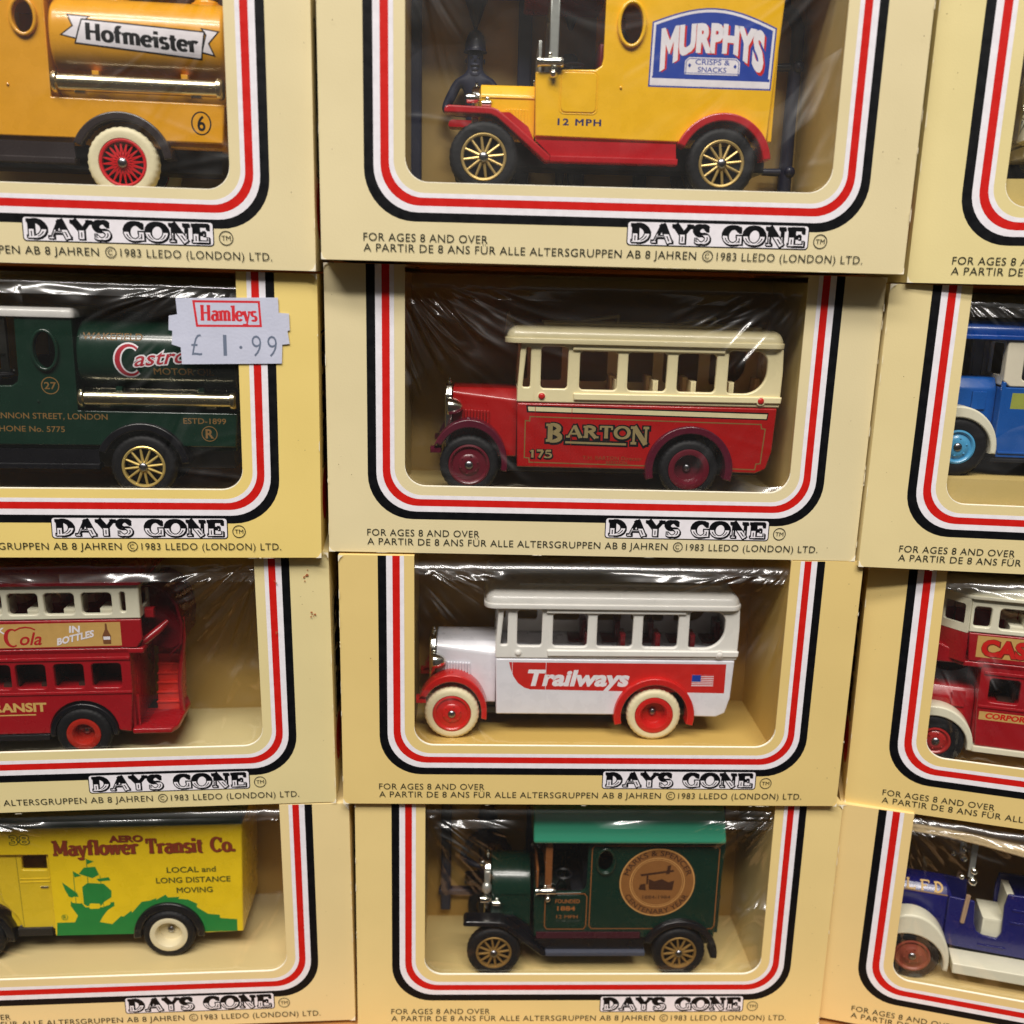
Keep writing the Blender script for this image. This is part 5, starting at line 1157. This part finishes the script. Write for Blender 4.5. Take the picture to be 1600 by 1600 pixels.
# ------------------------------------------------------------------ open blue car
def open_car():
    R_ = vehicle('R4', 'toy_open_car', 'blue open toy car with cream mudguards, cream canopy and rusty red wheels', 'toy car', -39.48, 14.2)
    BL = paint('royal_blue', (24, 24, 98)); CR = plastic('cream', (226, 222, 198), .35); CP = mat('copper_plate', (216, 180, 146), .3, .5); mpx = lambda u, v, w_: (w_, u, v); mpz = lambda u, v, w_: (u, v, w_)
    b = MB(); prof = [(7.0, 8), (16.6, 8), (16.6, 21.2), (14.6, 24.4), (9.0, 24.4), (7.0, 22.2)]
    b.prism(rounded(prof, .6), -8, 8.4, BL, .4, mp=mpx)
    for i in range(7): b.box(-3 + i * 1.3, -2.5 + i * 1.3, 6.7, 7.2, 12.5, 17.6, BL, .15)
    dc = Decal(b, lambda x, z, d: (x, 7.0 + 2.0 * (z - 22.4) / 2.0 - d * .7, z + d * .7)); dc.line([(-3.2, 22.55), (8, 22.5)], .22, INKG)
    for i, ch in enumerate('LFD'): dc.serif(ch, -2.6 + i * 3.6, 22.75, 2.0, .2 + i * 3.6, m=ink('bright_gold', (206, 170, 104)), T=.24, N=.14)
    b.build('bonnet', R_, 35)
    b = MB(); b.prism(rounded([(7, 9), (16.6, 9), (16.6, 22), (14.8, 25), (8.8, 25), (7, 22)], .6), -9.4, -8, CHROME, .3, mp=mpx); b.build('radiator', R_)
    for yy in (5.4, 18.2):
        b = MB(); b.lathe([(.01, -9.8), (1.5, -9.7), (1.6, -9), (1.2, -7.6), (.01, -6.8)], yy, 18.2, CHROME, 20, axis='x'); b.build('headlight', R_, 40)
    b = MB()
    out = [(8.4, 8.6), (11, 8.0), (30, 7.6), (60, 8), (60, 25), (54, 27), (32, 26.2), (22.6, 26), (22.0, 22), (22.4, 14), (21.6, 12.3), (18, 12.6), (16.4, 13.4), (15.4, 16), (14.9, 22.4), (11.2, 22.6), (8.4, 22.8)]
    for ya, yb in ((6.4, 7.2), (16.4, 17.2)): b.prism(rounded(out, .5), ya, yb, BL, .25)
    b.box(8.4, 60, 7.2, 16.4, 7.6, 9, BL); b.box(59, 60, 7.2, 16.4, 9, 25, BL); b.box(8.4, 9.2, 7.2, 16.4, 9, 22.6, BL)
    b.box(24, 34, 6.15, 6.5, 17.6, 18.2, BL, .15); b.box(24, 34, 6.15, 6.5, 21.4, 22, BL, .15); b.box(17, 24, 6.1, 6.5, 9.6, 10.1, BL, .15)
    b.build('body', R_, 35)
    b = MB()
    for x0 in (17.6, 38): b.box(x0, x0 + 7, 7.4, 16.2, 9.1, 17.5, CR, .6); b.box(x0 + 5.4, x0 + 7.2, 7.4, 16.2, 16, 24.5, CR, .6)
    b.build('seats', R_, 40)
    b = MB()
    for y_ in (6.0, 17.0):
        b.box(12.0, 13.5, y_, y_ + .8, 29.6, 41, SILVER, .25); b.tubepath([(13.0, y_ + .3, 24), (12.6, y_ + .3, 18.4), (12.4, y_ + .3, 15.8)], [.6, .65, .6], CP)
        b.ball((13.3, y_ + .2, 31.6), 1.0, CHROME, 14); b.ball((13.3, y_ + .2, 28.6), 1.25, CHROME, 14); b.ball((10.6, y_ + .4, 29.3), .8, CHROME, 10)
    b.box(12.2, 13, 6.8, 17, 34, 34.6, CHROME); b.box(12.2, 13, 6.8, 17, 40, 40.8, CHROME)
    b.build('windscreen_frame', R_, 40)
    b = MB(); vs = []; 
    sec = [(-6, 45.6), (4, 45.4), (14, 44.2), (24, 42.6), (40, 42.0), (60, 41.8)]
    poly = [(x, z) for x, z in sec] + [(x, z - 2.2) for x, z in sec[::-1]]
    b.prism(rounded(poly, .5), .6, 23, mat('canopy_cloth', (206, 182, 138), .8, bump=.4, bscale=1500), .5); b.build('canopy', R_, 40)
    b = MB()
    for xx in (36, 57):
        for y_ in (6, 17): b.box(xx, xx + .8, y_, y_ + .6, 24, 41, BL, .1)
    b.build('canopy_post', R_)
    for ya, yb in ((0, 5.4), (18.2, 23.6)):
        b = MB(); p = arc(-1.0, 6.0, 10.2, 13.6, -8, 160, 26) + arc(-1.0, 5.2, 8.9, 8.4, 160, -6, 26)
        b.prism(p, ya, yb, CR, .6 if ya == 0 else 0); b.build('front_mudguard', R_, 40)
        b = MB(); b.prism(rounded([(10.2, 4.2), (36, 4.1), (36, 7.3), (10.0, 7.3)], .3), ya, yb + (1.2 if ya == 0 else 0), CR, .3); b.build('running_board', R_, 40)
    fender_arc(R_, 46, 6, 10.4, 1.8, -4, 184, CR, 0, 5, name='rear_mudguard')
    b = MB(); b.box(-7, 56, 7, 16.6, 5, 7.5, BLACKP); b.build('chassis', R_)
    for far in (False, True):
        for cx in (0, 46): wheel(R_, cx, 7.0, 4.5, 'disc', RUBBER, mat('rim_rust', (134, 62, 44), .45, bump=.1), far=far)
open_car()

# ------------------------------------------------------------------ plastic figures on their moulding frame
NAVY = plastic('navy', (34, 40, 66), .42)
def skinned(name, parent, nodes, edges, m, sub=2):
    me = bpy.data.meshes.new(name); me.from_pydata([tuple(c * S for c in n[0]) for n in nodes], edges, [])
    ob = bpy.data.objects.new(name, me); C.objects.link(ob)
    md = ob.modifiers.new('skin', 'SKIN'); md.use_smooth_shade = True
    sv = me.skin_vertices[0] if me.skin_vertices else None
    if sv is None:
        import bmesh
        bm = bmesh.new(); bm.from_mesh(me); bm.verts.layers.skin.verify(); bm.to_mesh(me); bm.free(); sv = me.skin_vertices[0]
    for i, n in enumerate(nodes): sv.data[i].radius = (n[1] * S, (n[2] if len(n) > 2 else n[1]) * S)
    sv.data[0].use_root = True
    sb = ob.modifiers.new('sub', 'SUBSURF'); sb.levels = sub; sb.render_levels = sub
    dg = bpy.context.evaluated_depsgraph_get(); me2 = bpy.data.meshes.new_from_object(ob.evaluated_get(dg)); me2.name = name
    bpy.data.objects.remove(ob)
    me2.materials.clear(); me2.materials.append(m)
    for p in me2.polygons: p.use_smooth = True; p.material_index = 0
    o2 = bpy.data.objects.new(name, me2); C.objects.link(o2); o2.parent = parent
    return o2
def figure(parent, x, y, helmet=True, k=1.0, arms='waist'):
    def q(a, b, c): return (x + a * k, y + b * k, c * k)
    N_ = [(q(0, 0, 16.5), 2.3 * k, 1.7 * k), (q(0, 0, 20), 2.2 * k, 1.6 * k), (q(0, 0, 24), 3.3 * k, 2.1 * k), (q(0, 0, 27), 3.0 * k, 1.8 * k), (q(0, 0, 28.6), 1.5 * k), (q(0, -.2, 30), 1.9 * k, 1.7 * k), (q(0, -.2, 31.8), 2.1 * k, 2.0 * k), (q(0, 0, 33.2), 1.9 * k)]
    E_ = [(0, 1), (1, 2), (2, 3), (3, 4), (4, 5), (5, 6), (6, 7)]
    for s in (-1, 1):
        b = len(N_); N_ += [(q(s * 1.3, 0, 13), 1.6 * k), (q(s * 1.4, -.2, 8), 1.25 * k), (q(s * 1.5, .1, 3.4), 1.0 * k), (q(s * 1.6, -1.6, 2.6), .95 * k)]
        E_ += [(0, b), (b, b + 1), (b + 1, b + 2), (b + 2, b + 3)]
        b = len(N_)
        if arms == 'waist': N_ += [(q(s * 3.9, 0, 26.4), 1.25 * k), (q(s * 7.0, -.3, 20.2), 1.25 * k), (q(s * 2.6, -2.6, 19.2), .85 * k), (q(s * 1.2, -2.9, 18.9), .8 * k)]
        else: N_ += [(q(s * 3.8, 0, 26.4), 1.25 * k), (q(s * 4.6, -.2, 20.8), 1.1 * k), (q(s * 4.4, -1.2, 16.2), .85 * k), (q(s * 4.2, -1.6, 14.8), .8 * k)]
        E_ += [(3, b), (b, b + 1), (b + 1, b + 2), (b + 2, b + 3)]
    o = skinned('person', parent, N_, E_, NAVY)
    if not helmet: return o
    b = MB(); cx, cy, _ = q(0, -.1, 0)
    b.lathe([(1.6 * k, 33.0 * k), (2.75 * k, 32.85 * k), (2.6 * k, 33.15 * k), (2.4 * k, 33.7 * k), (2.35 * k, 34.6 * k), (1.95 * k, 36.2 * k), (1.2 * k, 37.3 * k), (.45 * k, 37.7 * k), (.45 * k, 38.4 * k), (.01, 38.6 * k)], cx, cy, NAVY, 24, axis='z')
    # coat front, belt, buttons, nose and beard give the moulding its relief
    b.ball(q(0, -2.15, 31.0), .38 * k, NAVY, 8, (.8, 1, 1.4)); b.ball(q(0, -1.75, 29.9), .95 * k, NAVY, 12, (1.2, .6, .45)); b.ball(q(0, -1.5, 29.0), .9 * k, NAVY, 12, (1, .7, .8))
    for s in (-1, 1): b.ball(q(s * 2.1, 0, 31.0), .45 * k, NAVY, 8, (.5, .8, 1.3))
    for s in (-1, 1): b.ball(q(s * .8, -1.9, 31.6), .3 * k, NAVY, 8, (1.3, 1, .6)); b.ball(q(s * .8, -1.8, 32.1), .34 * k, NAVY, 8, (1.6, 1, .45))
    for z_ in (18.5, 20.5, 22.5, 24.5, 26.2): b.ball(q(.5, -2.1, z_), .3 * k, NAVY, 8)
    b.lathe([(1.9 * k, 27.6 * k), (2.0 * k, 28.3 * k), (1.6 * k, 28.8 * k)], x, y, NAVY, 18, axis='z')
    b.box(x - .12 * k, x + .12 * k, y - 1.95 * k, y - 1.2 * k, 17 * k, 27 * k, NAVY)
    b.lathe([(2.6 * k, 13.4 * k), (3.1 * k, 11 * k), (2.4 * k, 18 * k)], x, y, NAVY, 20, axis='z')
    h = b.build('coat_and_helmet', o, 50); return o
def figure_frame(boxn, name, label, ox, oz, bars, figs, post=None):
    R_ = thing(name, label, 'plastic figures', pose(boxn) @ Matrix.Translation(Vector((ox, 27.2 if boxn == 'C1' else 30.2, oz)) * S), 'plastic figure sets behind the vans')
    b = MB()
    for (x0, x1, z0, z1) in bars: b.prism(rrect(x0, z0, x1, z1, .3), 0, 2.4, NAVY, .5)
    b.build('moulding_frame', R_, 40)
    for (x, kw) in figs:
        figure(R_, x, 1.0, **kw)
        b = MB(); b.tubepath([(x, 1, 38.2), (x, 1, 40), (x, 1, 44), (x, 1, 47)], [.5, 1.2, 2.6, 2.8], NAVY); b.build('feed_gate', R_, 40)
    if post:
        b = MB(); xx = post
        b.tubepath([(xx, 1.2, .4), (xx, 1.2, 20), (xx + .3, 1.2, 36), (xx + .2, 1.2, 40), (xx - 1.4, 1.2, 43), (xx - 4, 1.2, 44.6), (xx - 9, 1.2, 45)], [1.7, 1.5, 1.5, 1.6, 1.5, 1.4, 1.4], NAVY)
        for z_ in (8.6, 31.8): b.ball((xx + .6, .4, z_), 1.5, NAVY, 14); b.tubepath([(xx, 1.2, z_), (xx - 5.6, 1.2, z_)], [1.0, .8], NAVY)
        b.lathe([(2.2, 0), (2.2, .8), (1.7, 1.4)], xx, 1.2, NAVY, 20, axis='z'); b.build('lamp_post', R_, 40)
figure_frame('C1', 'plastic_figure_set', 'navy plastic toy policeman with helmet standing in a moulding frame behind the yellow van', -3.05, 14.6,
    [(-43.2, -40.3, .1, 48), (-18.2, -15.0, .1, 48), (-43, 44, .1, 1.2), (-40.2, 44, 44.2, 46.2), (-4.4, -1.8, .1, 10), (10, 13, .1, 46)], [(-28.0, dict(helmet=True)), (-6.2, dict(helmet=False, arms='side'))], post=46.2)
figure_frame('C4', 'plastic_figure_set', 'dark plastic toy figures on a moulding frame in the shade behind the green van', -1.35, 9.9,
    [(-40.4, -37.4, 4.1, 46), (-15.6, -13, .1, 46), (-40, 40, 44.2, 46.2), (-41, -26, 9.0, 11)], [(-27, dict(helmet=True, k=1.05)), (-5, dict(helmet=False, arms='side'))], post=41)

# ------------------------------------------------------------------ the price sticker on the film
def sticker():
    m = pose('L2') @ Matrix.Translation(Vector((-3.2, -.35, 13.1)) * S)
    PW = mat('sticker_paper', (208, 211, 230), .55, bump=.1, bscale=1600, var=.03)
    nt = PW.node_tree; tr_ = nt.nodes.new('ShaderNodeBsdfTransparent'); mx_ = nt.nodes.new('ShaderNodeMixShader'); mx_.inputs[0].default_value = .17   # thin, slightly see-through paper
    nt.links.new(nt.nodes['Principled BSDF'].outputs[0], mx_.inputs[1]); nt.links.new(tr_.outputs[0], mx_.inputs[2]); nt.links.new(mx_.outputs[0], nt.nodes['Material Output'].inputs[0])
    pts = [(35.4, 45.65), (57.2, 46.38), (57.3, 43.1), (59.5, 43.0), (59.6, 39.4), (59.1, 39.2), (59.5, 36.4), (57.9, 36.2), (57.7, 32.04), (36.1, 31.4), (36.0, 35.1), (34.1, 35.7), (34.4, 38.6), (33.6, 38.8), (33.8, 41.85), (35.6, 42.2)]
    o = []
    for i in range(len(pts)):
        a, c_ = pts[i], pts[(i + 1) % len(pts)]; k = max(1, int(math.hypot(a[0] - c_[0], a[1] - c_[1]) / 1.2))
        for j in range(k): o.append((a[0] + (c_[0] - a[0]) * j / k, a[1] + (c_[1] - a[1]) * j / k))
    cv = lambda x, z: .18 * math.sin((x - 34) * .12) * math.sin((z - 31) * .2)
    b = MB(); b.prism(ccw(o), 0, .12, PW)
    dc = Decal(b, plane_y(0)); RD = ink('stamp_red', (206, 48, 56)); GY = ink('stamp_grey', (108, 118, 138))
    sl = lambda u, v: (u, v + (u - 40) * .012)
    fr = [(38.9, 45.3), (53.3, 45.55), (53.6, 39.9), (39.5, 39.6)]; dc.ring(fr, .48, RD)
    dc.put(xf(serif('Hamleys', 40.4, 41.0, 3.3, 52.6, T=.19, N=.09, sf=.11, grow=.03), sl), RD, True)
    for ch, x0, x1 in (('\u00a3', 38.2, 40.6), ('1', 45.0, 46.0), ('9', 51.2, 53.4), ('9', 54.6, 56.8)): dc.text(ch, x0, 33.4, 4.7, m=GY, x1=x1, off=-.012)
    dc.fill(ell(48.9, 35.4, .32), GY)
    o = b.build('price_sticker'); o.matrix_world = m
    o['label'] = 'white notched price sticker reading one pound ninety-nine on the yellow carton'; o['category'] = 'price label'
sticker()
# small paper tag on the shelf edge in front of the bottom row
b = MB(); PT = mat('tag_paper', (238, 232, 196), .6, bump=.1)
b.prism(rrect(-12, -2.1, 21, 1.6, .5), 0, .3, PT, .05)
dc = Decal(b, plane_y(0)); dc.fill(rrect(-9, -1.9, -2, 1.0, .2), INKR); dc.fill(rrect(0, -1.9, 7, 1.1, .2), INKK)
o = b.build('shelf_tag'); o.matrix_world = Matrix.Translation(Vector((12, 4, 0)) * S); o['label'] = 'small pale paper tag standing at the foot of the bottom middle carton'; o['category'] = 'paper tag'
